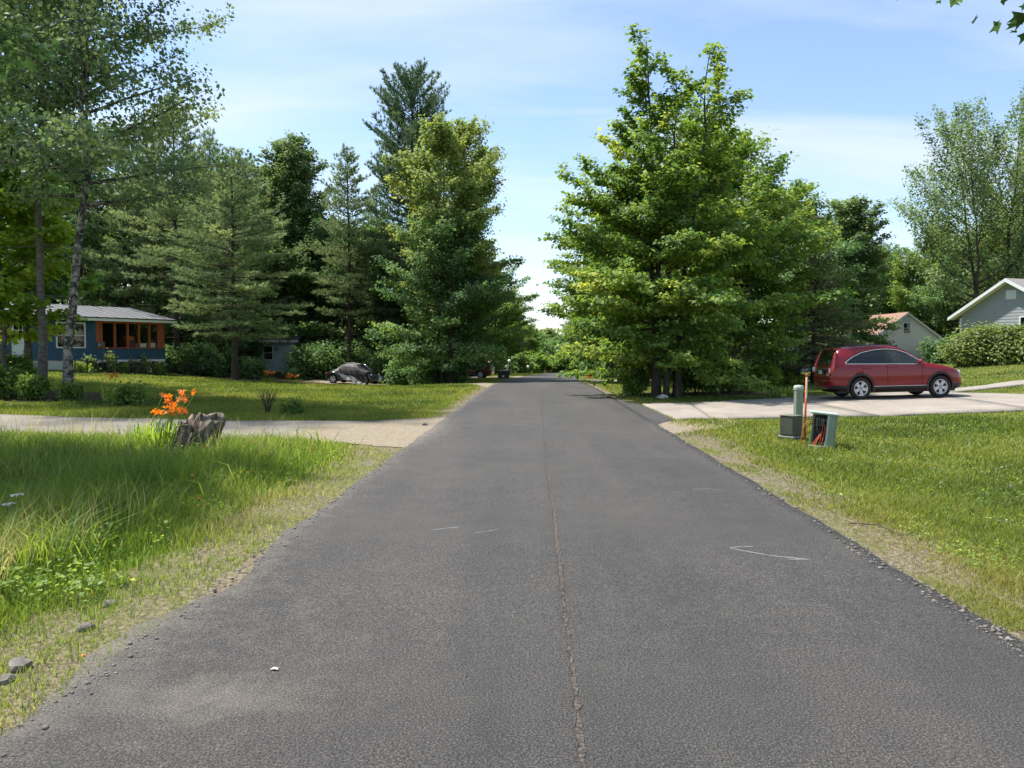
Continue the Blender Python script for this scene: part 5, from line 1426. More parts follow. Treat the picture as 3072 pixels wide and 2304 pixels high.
def roundcar(name, label, paint, soft):
    car = thing(name, (0, 0, 0), label, 'car')
    B = Body(4.10,
             [(0, .62), (.06, .74), (.25, .88), (.5, .955), (.75, .985), (2.9, 1.00), (3.15, .97), (3.5, .88), (3.85, .74), (4.02, .60), (4.10, .50)],
             [(0, .50), (.08, .62), (.3, .72), (.8, .80), (2.9, .80), (3.5, .76), (3.9, .62), (4.10, .42)],
             [(0, .36), (.3, .24), (1, .20), (3.3, .20), (3.9, .24), (4.10, .34)],
             [(0, .42), (.3, .58), (.8, .68), (2.9, .68), (3.5, .58), (3.9, .46), (4.10, .30)], .92, .62)
    cutters = []
    for ax in (.80, 3.31):
        for sd in (-1, 1):
            cutters.append(solid(MB().lathe([(.37, -.26), (.37, .26)], 32, smooth=False, M=Matrix.Translation((ax, sd * .78, .33)) @ Matrix.Rotation(math.pi / 2, 4, 'X'))))
    bm_ = cut(B.mesh('body', paint), cutters); bm_.materials.clear(); bm_.materials.append(paint); mobj('body', bm_, None, car)
    for ax in (.80, 3.31):
        MB().box(ax - .36, ax + .36, -.5, .5, .25, .70).build('wheel_well', M_plast, car)
        for sd in (-1, 1):                       # swelling wings over the wheels
            m = MB(); V = []; n, kk = 20, 7
            for i in range(n + 1):
                a = math.radians(-8 + 196 * i / n)
                for k in range(kk + 1):
                    b = k / kk; rr_ = .375 + .19 * math.sin(b * math.pi / 2) ** .8; yy = .86 - .24 * (1 - math.cos(b * math.pi / 2)) ** 1.2
                    V.append((ax + rr_ * 1.08 * math.cos(a), sd * yy, .33 + rr_ * math.sin(a)))
            m.add(V, [(i * (kk + 1) + k, i * (kk + 1) + k + 1, (i + 1) * (kk + 1) + k + 1, (i + 1) * (kk + 1) + k) for i in range(n) for k in range(kk)], 0, True).build('wing', paint, car)
    C = Body(4.10,
             [(.78, .99), (.9, 1.06), (1.1, 1.22), (1.35, 1.38), (1.7, 1.475), (2.05, 1.50), (2.4, 1.455), (2.56, 1.40)],
             [(.78, .70), (1.1, .74), (2.56, .74)], [(.78, .93), (2.56, .93)], [(.78, .52), (1.2, .52), (1.8, .54), (2.56, .52)], .99, .97)
    mb = MB(); xs = np.linspace(.78, 2.56, 20); V = []
    for x in xs:
        h = C.section(float(x)); V += [(float(x), -y, z) for y, z in h] + [(float(x), y, z) for y, z in h[-2:0:-1]]
    k = len(V) // 20
    Fq = [(i * k + j, i * k + (j + 1) % k, (i + 1) * k + (j + 1) % k, (i + 1) * k + j) for i in range(19) for j in range(k)] + [tuple(range(k))[::-1], tuple(19 * k + j for j in range(k))]
    mb.add(V, Fq, 0, True).build('soft_top' if soft else 'roof', M_softtop if soft else paint, car)
    # windscreen with its frame, side glass
    def scr(t, y): return (2.52 + .62 * t, y, 1.43 - .45 * t)
    MB().add([scr(0, -.50), scr(0, .50), scr(1, .62), scr(1, -.62)], [(0, 1, 2, 3)]).build('windscreen', M_cargldk, car)
    for sd in (-1, 1):
        MB().tube([scr(-.02, sd * .52), scr(.5, sd * .58), scr(1.02, sd * .64)], .022, 6).build('screen_pillar', M_chrome if soft else paint, car)
        MB().add([(1.25, sd * .775, 1.0), (2.95, sd * .775, 1.0), (2.55, sd * .60, 1.37), (1.75, sd * .60, 1.37)], [(0, 1, 2, 3)]).build('side_window', M_cargldk, car)
        MB().lathe([(.12, -.03), (.115, .01), (.08, .04), (.01, .05)], 16, M=Matrix.Translation((3.74, sd * .60, .66)) @ Matrix.Rotation(math.radians(70), 4, 'Y')).build('head_lamp', M_lens, car)
        MB().lathe([(.09, -.04), (.085, .02), (.04, .05), (.005, .055)], 14, M=Matrix.Translation((.20, sd * .70, .68)) @ Matrix.Rotation(math.radians(-90), 4, 'Y')).build('tail_lamp', M_tail, car)
        MB().lathe([(.01, -.08), (.06, -.06), (.08, 0), (.06, .05), (.01, .07)], 10, M=Matrix.Translation((2.72, sd * .88, 1.0))).build('mirror', paint, car)
    MB().tube([(2.5, -.52, 1.425), (2.5, .52, 1.425)], .02, 6).build('screen_header', M_chrome if soft else paint, car)
    MB().tube([(.70, -.66, .985), (.62, 0, 1.0), (.70, .66, .985)], .014, 6).build('belt_trim', M_chrome, car)
    MB().box(4.05, 4.12, -.22, .22, .38, .48).build('number_plate', M_plate, car)
    put_wheels(car, (.80, 3.31), 1.50, .325, .94)
    return car
beetle = roundcar('parked_car', 'small black round-bodied car with grey soft top, partly under a loose cover', M_blackpaint, True)
bw = at(1000, 1160, 55)
set_car(beetle, bw.x, bw.y, math.radians(-17), .80, .75, 2.51, .015)
# loose cover slung over the near side of the small car: dark outside, silver lining turned out at the hem
def car_cover():
    rng = np.random.default_rng(4)
    nu, nv = 64, 40; V = np.zeros((nu + 1, nv + 1, 3))
    for i in range(nu + 1):
        u = i / nu; x = 1.30 + 2.25 * u
        roof = float(np.interp(x, [1.3, 1.7, 2.1, 2.5, 2.9, 3.2, 3.6], [1.32, 1.48, 1.52, 1.45, 1.17, 1.06, .94])) + .03
        y0 = float(np.interp(x, [1.3, 2.0, 2.5, 3.0, 3.6], [-.44, -.30, -.44, -.46, -.40]))
        zend = float(np.interp(u, [0, .08, .25, .5, .7, .9, 1], [.72, .50, .34, .26, .05, .03, .14]))
        for j in range(nv + 1):
            v = j / nv
            z = roof + (zend - roof) * v ** 1.1
            skin = float(np.interp(z, [.0, .2, .35, .55, .75, .95, 1.05, 1.25, 1.4, 1.55], [.99, .96, .93, .90, .89, .84, .80, .70, .58, .30]))
            if x > 2.95 and z > .6: skin = max(skin, .80)
            y = min(y0, -(skin + .075)) if v > .10 else y0 + (min(y0, -(skin + .075)) - y0) * v / .10
            w = .022 * math.sin(9 * u + 5 * v + 1.6 * math.sin(6 * v)) + .02 * math.sin(23 * u - 7 * v)
            V[i, j] = (x + .05 * math.sin(7 * v + 3 * u), y - abs(w) * (.3 + v), z + .02 * math.sin(17 * u) * v)
    idx = lambda i, j: i * (nv + 1) + j
    def part(j0, j1): 
        return np.array([[idx(i, j), idx(i + 1, j), idx(i + 1, j + 1), idx(i, j + 1)] for i in range(nu) for j in range(j0, j1)])
    c = thing('car_cover', tuple(beetle.location), 'loose black and silver cover slung over the near side of the small car', 'car cover'); c.rotation_euler = beetle.rotation_euler
    cl = plain('cover_black', (.006, .0055, .008), .6, var=.2, scale=5); sl = plain('cover_silver', (.36, .37, .38), .5, metal=.0, var=.2, scale=6)
    W_ = V.reshape(-1, 3)
    mobj('outer_cloth', np_mesh('outer_cloth', W_, part(0, 33), cl, None, True), None, c)
    W2 = W_.copy(); W2[:, 1] -= .012
    lo = np.array([[idx(i, j), idx(i + 1, j), idx(i + 1, j + 1), idx(i, j + 1)] for i in range(nu) for j in range(nv) if j >= int(30 + 9 * max(0, (i / nu - .55)) / .45)])
    mobj('silver_lining', np_mesh('silver_lining', W2, lo, sl, None, True), None, c)
car_cover()
far = roundcar('parked_car', 'pale car parked beyond the globe lamps', M_paleblue, False)
fw_ = at(1512, 1121, 112)
set_car(far, fw_.x, fw_.y, 0.0, .80, .75, 2.51, .015); far.scale = (1.05, 1, .95)

# ---------------------------------------------------------------- roadside things
M_pedgreen = plain('pedestal_green', (.215, .26, .205), .55, var=.10, scale=5)
M_pedlid = plain('pedestal_lid', (.36, .42, .38), .5, var=.08)
M_olive = plain('olive_cabinet', (.055, .062, .042), .6, var=.2, scale=5)
M_marker = plain('orange_marker', (.60, .13, .02), .5, var=.10)
M_wire_o = plain('orange_cable', (.65, .17, .03), .5)
M_wire_r = plain('red_cable', (.55, .06, .05), .5)
M_wire_k = plain('black_cable', (.012, .012, .012), .5)
def gthing(name, px, Y, label, cat, group=None, rz=0.0, tilt=(0, 0)):
    x, y, z = gloc(px, Y)
    return thing(name, (x, y, z), label, cat, group, rot=(tilt[0], tilt[1], rz))
# tall green pillar
t = gthing('utility_pedestal', 2397, 15.6, 'tall slim green utility pedestal with pale cap beside the orange marker', 'utility box')
MB().lathe([(.095, -.1), (.095, .90)], 8, smooth=False).build('post', M_pedgreen, t)
MB().lathe([(.105, .90), (.108, .95), (.09, .985), (.03, .995)], 8, smooth=False).build('cap', M_pedlid, t)
lbl = plain('warning_label', (.30, .16, .06), .6)
MB().box(-.045, -.015, -.1015, -.0955, .80, .83).build('label_tag', lbl, t); MB().box(-.045, -.015, -.1015, -.0955, .73, .76).build('label_tag', lbl, t)
# squat olive box
t = gthing('utility_cabinet', 2376, 14.6, 'squat olive-dark utility box left of the orange marker', 'utility box', rz=.62)
MB().box(-.15, .15, -.15, .15, .085, .46).build('cover', M_olive, t, bevel=.03)
MB().box(-.16, .16, -.16, .16, .46, .475).build('lid', plain('olive_lid', (.12, .13, .10), .55), t, bevel=.006)
MB().box(-.172, .172, -.172, .172, .05, .08).build('collar', plain('collar', (.24, .26, .23), .55), t, bevel=.01)
MB().box(-.165, .165, -.165, .165, -.06, .05).build('base', M_olive, t)
# orange marker post with white sticker
t = gthing('marker_post', 2417, 14.75, 'thin orange marker post with white sticker', 'marker post', tilt=(0, .02))
MB().tube([(0, 0, -.1), (0, 0, 1.20)], .020, 10).build('tube', M_marker, t)
MB().tube([(0, 0, 1.20), (0, 0, 1.25)], .025, 10).build('cap', plain('marker_cap', (.38, .07, .02), .5), t)
stk = MB().box(-.012, .012, -.0245, -.0205, .78, 1.19).build('sticker', M_white, t)
# open pedestal with its wiring
t = gthing('open_pedestal', 2468, 13.25, 'open leaning green pedestal with orange and black cables spilling out', 'utility box', rz=-.30, tilt=(0, .09))
w2, d2, hh = .19, .17, .60
MB().box(w2 - .025, w2, -d2, d2, -.05, hh).build('side_panel', M_pedgreen, t, bevel=.004)
MB().prism([(w2 - .13, -d2), (w2 - .026, -d2), (w2 - .026, -d2 - .012), (w2 - .13, -d2 - .012)], -.05, hh, 'z').build('front_panel', M_pedgreen, t)
MB().box(w2 - .16, w2 - .128, -d2 - .014, -d2 + .03, -.02, hh).build('door_edge', M_pedlid, t)
MB().box(-w2 + .01, w2 - .026, d2 - .02, d2, -.05, hh).build('back_panel', M_pedgreen, t)
MB().box(-w2 - .06, w2 + .015, -d2 - .03, d2 + .02, hh + .002, hh + .035).build('lid', M_pedlid, t, bevel=.012)
MB().box(-w2 - .03, w2 - .10, -d2 - .03, -d2 + .02, -.06, .06).build('kerb_block', M_pedlid, t, bevel=.008)
MB().box(-.15, .12, .09, .13, .10, .56).build('terminal_board', M_plast, t)
for k in range(3): MB().box(-.12 + k * .075, -.06 + k * .075, .03, .09, .38, .52).build('terminal_block', plain('terminal_grey', (.20, .21, .21), .5), t, bevel=.006)
MB().tube([(.02, -.02, .02), (.02, -.05, .30), (.02, 0, .46)], .017, 8).build('conduit', M_wire_k, t)
MB().tube([(-.10, -.02, .02), (-.10, -.03, .50)], .012, 8).build('conduit', M_wire_k, t)
rg2 = random.Random(5)
def cable(p0, p1, bow, mat, r=.006):
    a, b = Vector(p0), Vector(p1); mid = (a + b) / 2 + Vector(bow)
    pts = []
    for i in range(11):
        s = i / 10; pts.append(a * (1 - s) ** 2 + mid * 2 * s * (1 - s) + b * s * s)
    MB().tube(pts, r, 6).build('cable', mat, t)
for k in range(5): cable((-.10 + .03 * k, -.10, .0), (-.06 + .04 * k, .0, .46), (rg2.uniform(-.06, .06), -.08, 0), [M_wire_k, M_wire_r, M_wire_o, M_wire_k, M_wire_k][k], .008)
cable((-.17, -.12, .02), (.03, -.05, .32), (-.02, -.10, .08), M_wire_r, .009)
cable((-.14, -.13, .0), (.0, -.06, .30), (-.02, -.10, .06), M_wire_o, .008)
cable((-.26, -.08, .02), (-.16, .0, .45), (-.12, -.02, .12), M_wire_o, .006)
cable((-.22, -.10, .0), (-.16, .0, .42), (-.20, -.02, .2), M_wire_k, .006)
cable((-.34, -.05, .0), (-.18, .0, .44), (-.10, 0, .34), M_wire_o, .006)
cable((-.40, -.10, .05), (-.16, .0, .47), (-.16, 0, .30), M_wire_k, .005)
# small pedestal by the maple, transformer by the far drive
t = gthing('utility_pedestal', 1878, 29.5, 'green utility pedestal with white cap by the big maple', 'utility box')
MB().lathe([(.115, -.1), (.115, .97)], 8, smooth=False).build('post', plain('pedestal_dark', (.10, .19, .14), .55), t); MB().lathe([(.125, .97), (.125, 1.03), (.05, 1.05)], 8, smooth=False).build('cap', M_white, t)
t = gthing('transformer_box', 1511, 58, 'dark green transformer cabinet on the grass by the far driveway', 'utility box')
MB().box(-.42, .42, -.35, .35, .06, .62).build('body', plain('dark_green', (.016, .03, .024), .55), t, bevel=.02); MB().box(-.44, .44, -.37, .37, .621, .65).build('lid', M_pedgreen, t); MB().box(-.5, .5, -.43, .43, -.1, .058).build('pad', M_concrete, t)
MB().box(-.12, .05, -.362, -.352, .17, .28).build('notice', M_white, t)
# globe lamps, cone
gm, gn, gl, gb_ = new_mat('opal_globe'); gb_.inputs['Base Color'].default_value = (.85, .85, .82, 1); gb_.inputs['Roughness'].default_value = .3
for (px_, py_, Y_, lab) in ((1528, 1083, 76, 'white globe lamp on a black post above the transformer cabinet'), (1584, 1100, 90, 'farther and lower white globe lamp on a post')):
    p = at(px_, py_, Y_); z0 = gzf(p.x, p.y); t = thing('globe_lamp', (p.x, p.y, z0), lab, 'lamp')
    hgt = p.z - z0
    MB().tube([(0, 0, -.1), (0, 0, hgt - .14)], .035, 8).build('post', M_black, t); MB().lathe([(.07, hgt - .15), (.06, hgt - .11)], 10).build('fitter', M_black, t)
    MB().lathe([(.16 * math.cos(a), hgt + .16 * math.sin(a)) for a in np.linspace(-1.25, 1.5, 10)], 16).build('globe', gm, t)
t = gthing('traffic_cone', 1768, 68, 'orange traffic cone on the grass at the right of the far road', 'cone')
cm = plain('cone_orange', (.75, .09, .03), .5); MB().box(-.18, .18, -.18, .18, .0, .035).build('base', cm, t, bevel=.01); MB().lathe([(.14, .035), (.10, .30)], 14).build('cone', cm, t); MB().lathe([(.10, .301), (.075, .45)], 14).build('reflective_band', plain('band', (.75, .45, .30), .4), t); MB().lathe([(.075, .451), (.035, .70)], 14).build('tip', cm, t)

# weathered stump with day lilies
def stump():
    x, y, z = gloc(545, 12.3)
    t = thing('tree_stump', (x, y, z), 'weathered grey tree stump in the meadow beside the orange lilies', 'stump', rot=(.05, .20, .5), scale=.9)
    rng = np.random.default_rng(8); nu, nv = 72, 34; V = []
    for j in range(nv + 1):
        v = j / nv
        for i in range(nu):
            a = 2 * math.pi * i / nu
            R_ = (.33 + .10 * math.cos(a - .3)) * (1 + .30 * max(0, 1 - v * 3.2) - .06 * math.sin(v * 3))
            R_ += .035 * math.sin(7 * a + 2 * v) * (1 - .4 * v) + .022 * math.sin(9 * a + 3.5 * v + 1.5 * math.sin(3 * v)) + .016 * math.sin(19 * a - 4 * v) + .010 * math.sin(37 * a + 8 * v) + rng.normal(0, .006)
            R_ *= 1.0 + .10 * v * math.cos(a)
            top = .60 + .17 * math.cos(a - .5) + .06 * math.sin(5 * a) + .05 * math.sin(11 * a) + .03 * math.sin(23 * a)
            V.append((R_ * math.cos(a) + .10 * v, R_ * math.sin(a) * .85, -.12 + (top + .12) * v))
    m = len(V)
    for k in (.7, .4, .12):
        for i in range(nu):
            a = 2 * math.pi * i / nu; b = V[nv * nu + i]
            V.append((.10 + (b[0] - .10) * k, b[1] * k, b[2] - .10 * (1 - k) + .02 * math.sin(11 * a + 9 * k) + rng.normal(0, .012)))
    Fq = [(j * nu + i, j * nu + (i + 1) % nu, (j + 1) * nu + (i + 1) % nu, (j + 1) * nu + i) for j in range(nv + 3) for i in range(nu)]
    Fq.append(tuple((nv + 3) * nu + i for i in range(nu)))
    MB().add(V, Fq, 0, True).build('wood', ramp_mat('weathered_wood', [(.34, (.012, .009, .007)), (.46, (.075, .060, .046)), (.58, (.19, .16, .125)), (.76, (.34, .295, .24))], 16, .95, 9, stretch=(1, 1, .14), bump=1.0, bdist=.012, dist=.5), t)
stump()
M_lilyleaf = leaf_mat('lily_leaf', [(0, (.05, .10, .015)), (.5, (.09, .16, .025)), (1, (.15, .20, .045))], .35)
M_petal = leaf_mat('lily_petal', [(0, (.72, .17, .03)), (.5, (.80, .27, .05)), (1, (.85, .38, .08))], .35, .02, .6, 1.0, 1.0)
def petal_mesh():
    V, Fq = [], []
    for k in range(6):
        a = k * math.pi / 3; c, s = math.cos(a), math.sin(a); b = len(V)
        for (r, w, h) in ((.005, .006, 0), (.035, .018, .035), (.065, .014, .05), (.085, .002, .035)):
            V += [(r * c - w * s, r * s + w * c, h), (r * c + w * s, r * s - w * c, h)]
        Fq += [(b + 2 * j, b + 2 * j + 1, b + 2 * j + 3, b + 2 * j + 2) for j in range(3)]
    rng = np.random.default_rng(1)
    return np_mesh('flower', np.array(V), np.array(Fq), M_petal, rng.uniform(.1, .9, len(Fq)))
PETAL = petal_mesh()
def lilies(name, px, Y, label, nleaf, nfl, spread, h, seed, lean=(.35, -.05), fl=1.0):
    rng = np.random.default_rng(seed); x, y, z = gloc(px, Y)
    t = thing(name, (x, y, z), label, 'flowers')
    n = nleaf; a = rng.uniform(0, 6.28, n); r = spread * np.sqrt(rng.random(n)); bx, by = r * np.cos(a), r * np.sin(a) * .7
    hh = h * rng.uniform(.45, .85, n); off = np.stack([np.cos(a) * .5 + lean[0] + rng.normal(0, .3, n), np.sin(a) * .5 + rng.normal(0, .3, n)], -1) * (hh * .65)[:, None]
    sd = np.stack([-np.sin(a), np.cos(a), np.zeros(n)], -1) * .011
    B0 = np.stack([bx, by, np.full(n, -.02)], -1); Mi = B0 + np.stack([off[:, 0] * .35, off[:, 1] * .35, hh * .8], -1); Ti = B0 + np.stack([off[:, 0], off[:, 1], hh * .82], -1)
    V = np.stack([B0 - sd, B0 + sd, Mi - sd, Mi + sd, Ti], 1).reshape(-1, 3); k = np.arange(n)[:, None] * 5
    Fc = np.concatenate([k + np.array([[0, 1, 3]]), k + np.array([[0, 3, 2]]), k + np.array([[2, 3, 4]])])
    tag(mobj('leaves', np_mesh('leaves', V, Fc, M_lilyleaf, np.tile(np.clip(rng.normal(.5, .2, n), 0, 1), 3)), None, t), kind='stuff')
    for i in range(nfl):
        q = rng.uniform(0, 6.28); rr = spread * .8 * math.sqrt(rng.random()); b0 = Vector((rr * math.cos(q), rr * math.sin(q) * .6, 0))
        hh_ = h * rng.uniform(.8, 1.25); tp = b0 + Vector((lean[0] * hh_ * rng.uniform(.6, 1.5), rng.normal(-.05, .12), hh_))
        md = (b0 + tp) / 2 + Vector((-.05, 0, .04))
        s = MB().tube([b0, md, tp], [.006, .005, .004], 4).build('stalk', M_lilyleaf, t)
        f = mobj('flower', PETAL, None, s, tp); f.scale = (fl,) * 3; f.rotation_euler = (rng.normal(.3, .5), rng.normal(.6, .4), rng.uniform(0, 6))
lilies('daylily_clump', 462, 12.5, 'orange day lilies leaning right against the stump', 200, 26, .42, .80, 3, fl=.85)
lilies('daylily_clump', 804, 46, 'orange flower clump at the wood edge below the pale house', 60, 12, .45, .5, 4, (.1, 0), 1.5)
lilies('daylily_clump', 876, 47, 'orange flower clump right of the other one at the wood edge', 60, 12, .5, .45, 5, (.1, 0), 1.5)
lilies('daylily_clump', 325, 23, 'few orange lilies behind the leafy shrub on the lawn', 30, 5, .2, .85, 6, (.1, 0), 1.1)

# shrubs
K_s1 = shrub(201, .75, .5, .62, 1900, .085, M_leaf_maple, M_bark_dark); K_s2 = shrub(202, 1.4, 1.1, 1.5, 5000, .13, M_leaf_maple, M_bark_dark, 18); K_hedge = shrub(203, 3.0, 1.6, 1.95, 26000, .15, M_hedge, M_bark_dark, 30, .6)
K_s3 = shrub(204, 1.3, 1.0, 1.2, 6000, .12, M_leaf_young, M_bark_dark, 18); K_under = shrub(205, 2.6, 2.0, 2.6, 9000, .22, M_leaf_dark, M_bark_dark, 22, .4)
def bush(kind, px, Y, label, rz=0.0, sc=1.0, name='shrub', group=None): return plant(name, kind, gloc(px, Y), label, 'shrub', group, rz, sc)
bush(K_s1, 372, 22, 'leafy dark shrub alone on the lawn left of the stump', .3, 1.0)
bush(K_s1, 872, 20.4, 'low dark shrub beside the bare twiggy bush', 1.0, (.75, .6, .62))
Ug = 'undergrowth below the birches'
for i, (px_, Y_, sc, lab) in enumerate(((20, 24, .55, 'bush at the left edge below the birches'), (95, 23.2, .5, 'bush at the foot of the pale aspen'), (215, 23.4, .36, 'small bush right at the foot of the banded birch'), (35, 27, .8, 'tall bush behind the aspen trunks'), (-60, 23, .8, 'bush cut off by the left edge'))):
    bush(K_s2, px_, Y_, lab, i * 1.3, sc, group=Ug)
bush(K_s2, 1905, 29.0, 'ivy-like bush by the pedestal at the maple foot', .4, (.55, .55, .72)); bush(K_s2, 2090, 30.5, 'dark bush under the big maple', 1.9, (.9, .9, .75))
bush(K_s2, 2190, 31.5, 'dark bush at the right of the maple trunks', .9, (.9, .9, .9)); bush(K_s3, 2290, 35, 'light green bush behind the fern', .2, .8); bush(K_s3, 2360, 37, 'light green bush beside the spruce', 2.2, .75)
Hg = 'hedge before the grey house'
bush(K_hedge, 2950, 46, 'left third of the yellow-green hedge before the grey house', .2, name='hedge', group=Hg); bush(K_hedge, 3015, 45, 'middle of the yellow-green hedge before the grey house', 2.0, (1.1, 1.05, 1.1), name='hedge', group=Hg); bush(K_hedge, 3110, 44, 'yellow-green hedge end cut off by the right edge', 4.0, name='hedge', group=Hg)
Wg = 'undergrowth at the wood edge'
ulist = [(560, 50, .75, 'bush at the right of the house fence'), (640, 52, .8, 'bush behind the lawn pine on its left'), (745, 53, .55, 'bush under the lawn pines'), (870, 57, .3, 'low bush before the pale house'), (945, 60, 1.0, 'tall bush right of the pale house'), (985, 64, 1.0, 'bush left behind the covered car'), (1060, 62, 1.0, 'bush right behind the covered car'), (1150, 60, .9, 'bush at the hood of the covered car'), (1215, 52, .7, 'bush under the dark maple, left'), (1300, 50, .75, 'bush under the dark maple trunk'), (1355, 52, .6, 'bush under the poplar'),
         (500, 60, 1.2, 'dark bush deep behind the house end'), (610, 64, 1.3, 'dark bush deep behind the slim pine'), (740, 66, 1.2, 'dark bush deep left of the pale house'), (350, 62, 1.2, 'dark bush deep behind the porch'), (190, 64, 1.3, 'dark bush deep behind the house roof'), (60, 60, 1.3, 'dark bush deep behind the birches'), (1240, 66, 1.2, 'bush deep behind the dark maple'), (1330, 72, 1.3, 'bush far behind the dark maple')]
for i, (px_, Y_, sc, lab) in enumerate(ulist): bush(K_under, px_, Y_, lab, i * 1.7, sc, group=Wg)
Rg2 = 'undergrowth along the right side'
for i, (px_, Y_, sc, lab) in enumerate(((1790, 74, .7, 'bush behind the traffic cone'), (1860, 70, .8, 'bush right of the traffic cone'), (1940, 56, .9, 'bush behind the maple pedestal'), (2040, 44, .6, 'bush behind the maple stems'), (2150, 46, .8, 'bush behind the maple on the right'), (2240, 52, .9, 'bush left of the green-grey house'), (2560, 66, 1.2, 'bush left of the garage'), (2660, 96, 1.4, 'bush behind the garage'), (2830, 72, 1.2, 'bush between garage and grey house'))):
    bush(K_under, px_, Y_, lab, i * 2.1, sc, group=Rg2)
Eg = 'bushes at the road end'
for i, (px_, Y_, sc, lab) in enumerate(((1600, 112, 1.0, 'bush at the left of the road end'), (1655, 114, .9, 'bush in the middle of the road end'), (1700, 112, 1.15, 'bright bush at the road end'), (1745, 108, .9, 'bush at the right of the road end'), (1560, 108, 1.0, 'bush beyond the pale car'), (1480, 92, 1.0, 'bush behind the parked dark car'), (1450, 96, 1.2, 'bush far behind the parked dark car'))):
    plant('shrub', shrub(300 + i, 2.6, 2.0, 2.6, 3500, .34, [M_leaf_maple, M_leaf_dark][i > 4], M_bark_dark, 14, .4), gloc(px_, Y_), lab, 'shrub', Eg, i, sc)
# bare twiggy bush
def twigs(name, px, Y, label, n, h, spread, seed):
    rng = np.random.default_rng(seed); a_ = Acc()
    for i in range(n):
        q = rng.uniform(0, 6.28); sp = spread * rng.uniform(.3, 1); P = np.array([[0, 0, -.05], [sp * math.cos(q) * .3, sp * math.sin(q) * .3, h * .4], [sp * math.cos(q) * .7, sp * math.sin(q) * .7, h * .75], [sp * math.cos(q), sp * math.sin(q), h * rng.uniform(.8, 1.1)]])
        a_.tube(P, np.array([.006, .0045, .0035, .002]), 4)
        for k in range(2): b0 = P[1] + (P[2] - P[1]) * rng.random(); e = b0 + rng.normal(0, .12, 3) * h + np.array([0, 0, .25 * h]); a_.tube(np.array([b0, (b0 + e) / 2, e]), np.array([.005, .004, .002]), 3)
    t = gthing(name, px, Y, label, 'shrub'); mobj('twigs', a_.mesh('twigs', M_bark_dark), None, t)
twigs('bare_bush', 800, 20.3, 'bare twiggy bush on the lawn, leafless', 26, .70, .55, 5)
twigs('bare_bush', 2392, 36.5, 'bare grey twiggy bush left of the spruce', 60, 1.6, 1.0, 6)
# fern, white rocks, garden plants
rngF = np.random.default_rng(9)
t = gthing('fern', 2235, 30.0, 'dark fern at the right of the maple bed', 'fern')
for k in range(9):
    a = k * .7; V = []; n = 8
    for i in range(n + 1):
        s = i / n; w = .10 * math.sin(math.pi * min(1, s * .9 + .12)); r = .62 * s; hgt = .42 * math.sin(s * 2.0)
        V += [(r * math.cos(a) - w * math.sin(a), r * math.sin(a) + w * math.cos(a), hgt), (r * math.cos(a) + w * math.sin(a), r * math.sin(a) - w * math.cos(a), hgt)]
    mobj('frond', np_mesh('frond', np.array(V), np.array([[2 * i, 2 * i + 1, 2 * i + 3, 2 * i + 2] for i in range(n)]), M_leaf_dark, rngF.uniform(.3, .9, n)), None, t)
def rock(name, x, y, s, mat, label, seed, cat='stone', group=None):
    rng = np.random.default_rng(seed); bm = bmesh.new(); bmesh.ops.create_icosphere(bm, subdivisions=2, radius=1)
    for v in bm.verts: v.co = Vector((v.co.x * s, v.co.y * s * .8, v.co.z * s * .62)) * (1 + rng.normal(0, .10))
    me = bpy.data.meshes.new(name); bm.to_mesh(me); bm.free(); me.materials.append(mat)
    o = mobj(name, me, None, None, (x, y, gzf(x, y) + s * .30)); o.rotation_euler = (0, 0, rng.uniform(0, 6)); tag(o, label, cat, group)
for (px_, Y_, s, lab) in ((1978, 27.6, .10, 'small white rock at the foot of the maple'), (1991, 27.4, .17, 'larger white rock at the foot of the maple')):
    x, y, z = gloc(px_, Y_); rock('white_rock', x, y, s, plain('quartz', (.62, .60, .58), .8, var=.15), lab, int(px_))
for (px_, py_, s, lab) in ((258, 1893, .055, 'grey stone on the left verge'), (60, 2010, .07, 'dark flat stone at the left edge of the verge'), (18, 2050, .05, 'tan stone at the left picture edge'), (248, 1972, .022, 'small orange stone on the sandy verge'), (330, 1820, .05, 'pale stone among the verge gravel'), (1275, 1278, .08, 'broken asphalt lump at the sandy apron')):
    x, y = gpt(px_, py_); rock('stone', x, y, s, [M_stone, plain('orange_stone', (.5, .24, .09), .8)][s < .03], lab, int(px_))
# fallen leaf on the road, stick on the right verge, yarrow heads
x, y = gpt(825, 2022); lf = MB().add([(-.024, -.008, .002), (.0, -.014, .007), (.022, -.016, .003), (.014, .002, .008), (.024, .014, .003), (-.01, .012, .007)], [(0, 1, 2, 3, 4, 5)]).build('fallen_leaf', plain('dry_leaf', (.50, .46, .36), .8), None)
lf.location = (x, y, gzf(x, y) + .026); tag(lf, 'pale dry leaf lying on the asphalt', 'leaf')
a, b, c = gpt(2545, 1578), gpt(2632, 1584), gpt(2712, 1618); st = MB().tube([(p[0], p[1], gzf(*p) + .03) for p in (a, b, c)], [.007, .006, .003], 5).build('stick', M_bark_dark, None); tag(st, 'thin dry stick lying on the right verge', 'stick')
M_yar = plain('yarrow_white', (.75, .75, .70), .8)
for i, (px_, Y_, h_) in enumerate(((8, 6.6, .36), (34, 6.8, .40))):
    t = gthing('white_wildflower', px_, Y_, ['white wildflower head cut by the left edge', 'white wildflower head just right of the other'][i], 'flower')
    MB().tube([(0, 0, 0), (.02, 0, h_)], .004, 4).build('stem', M_lilyleaf, t); m = MB()
    rr = random.Random(i)
    for k in range(26): q, r_ = rr.uniform(0, 6.28), .05 * math.sqrt(rr.random()); m.lathe([(.002, h_), (.008, h_ + .006), (.004, h_ + .014)], 5, M=Matrix.Translation((.02 + r_ * math.cos(q), r_ * math.sin(q), -4 * r_ * r_ + rr.uniform(-.004, .004))))
    tag(m.build('flower_head', M_yar, t), kind='stuff')
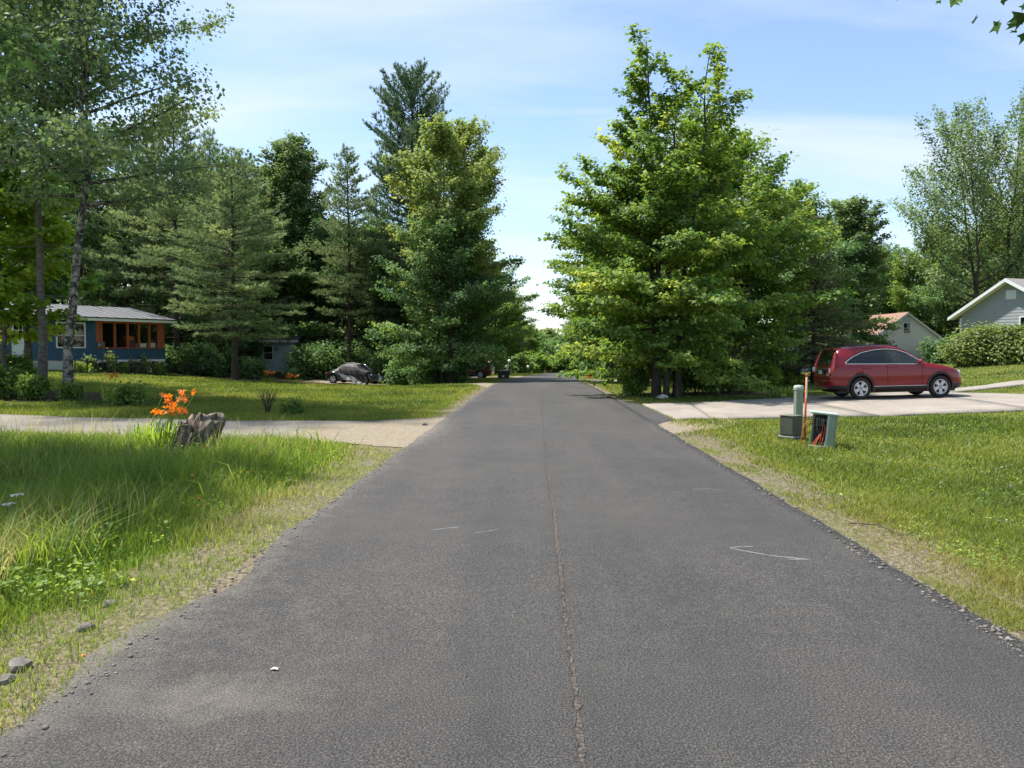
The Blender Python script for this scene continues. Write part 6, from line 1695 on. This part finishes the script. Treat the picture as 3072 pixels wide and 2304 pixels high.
def dots(name, n, area, mat, label, h0, h1, s, seed):
    rng = np.random.default_rng(seed); P = []
    while len(P) < n:
        x, y = area(rng)
        if free(np.array([x]), np.array([y]))[0]: P.append((x, y, gzf(x, y) + rng.uniform(h0, h1)))
    P = np.array(P); k = rng.integers(4, 8, n)
    tag(mobj(name, leaves_mesh(name, np.repeat(P, 4, 0) + rng.normal(0, s * .3, (n * 4, 3)), s, rng, mat, rng.random(n * 4), up=1.0)), label, 'flowers', kind='stuff')
dots('hawkweed', 60, lambda r: ((lambda yy: (-yy * .62 * r.random() - 2.6, yy))(r.uniform(4.2, 12.5))), M_petal, 'small orange hawkweed flowers scattered in the meadow', .18, .36, .020, 3)
M_clov = leaf_mat('clover_white', [(0, (.45, .45, .38)), (1, (.6, .58, .52))], .2, .02, .6, .9, 1.0)
dots('clover', 80, lambda r: ((lambda yy: (3.9 + yy * .035 + r.random() * (yy * .62 - 2.6), yy))(r.uniform(5.5, 15))), M_clov, 'white clover heads scattered in the right lawn', .07, .11, .018, 4)
# flower bed plants behind the wire fence
for i, (px_, Y_) in enumerate(((245, 40), (270, 40.6), (330, 42), (365, 42.7), (400, 43.4), (440, 44.4), (480, 45))):
    plant('bed_plant', shrub(400 + i, .55, .4, .6 + .25 * (i % 3), 500, .12, [M_leaf_young, M_leaf_grey, M_leaf_poplar][i % 3], M_bark_dark, 6), gloc(px_, Y_), ['bright plant at the left end of the fenced bed', 'tall grey-green plant beside the skirting', 'pale plant left in the bed below the porch', 'bright plant below the porch posts', 'tall grey-green plant in mid bed', 'pale plant right of mid bed', 'bright plant at the right end of the bed'][i], 'plant', 'plants in the porch flower bed', i)

# the wood beyond: one mass of far treetops closing the horizon
def far_wood():
    rng = np.random.default_rng(55); n = 90000
    th = rng.uniform(-.95, .95, n); rad = rng.uniform(128, 190, n)
    x = rad * np.sin(th) * 1.0; y = rad * np.cos(th)
    hmax = 8.5 + 3.0 * np.sin(th * 31) + 2.2 * np.sin(th * 73 + 1) + 2 * np.sin(th * 13 + 2) + np.clip(np.abs(x - 8) * .045, 0, 4)
    z = hmax * rng.random(n) ** .8
    gap = np.exp(-((x - 8) / 11) ** 2); z *= 1 - .5 * gap
    P = np.stack([x, y, gz(x, y) + z], -1)
    cl = np.clip(.45 + .25 * np.sin(th * 57) + rng.normal(0, .2, n), 0, 1)
    tag(mobj('far_wood', leaves_mesh('far_wood', P, .95, rng, M_leaf_dark, cl, up=.8)), 'far wood closing the horizon behind everything', 'wood', kind='stuff')
far_wood()
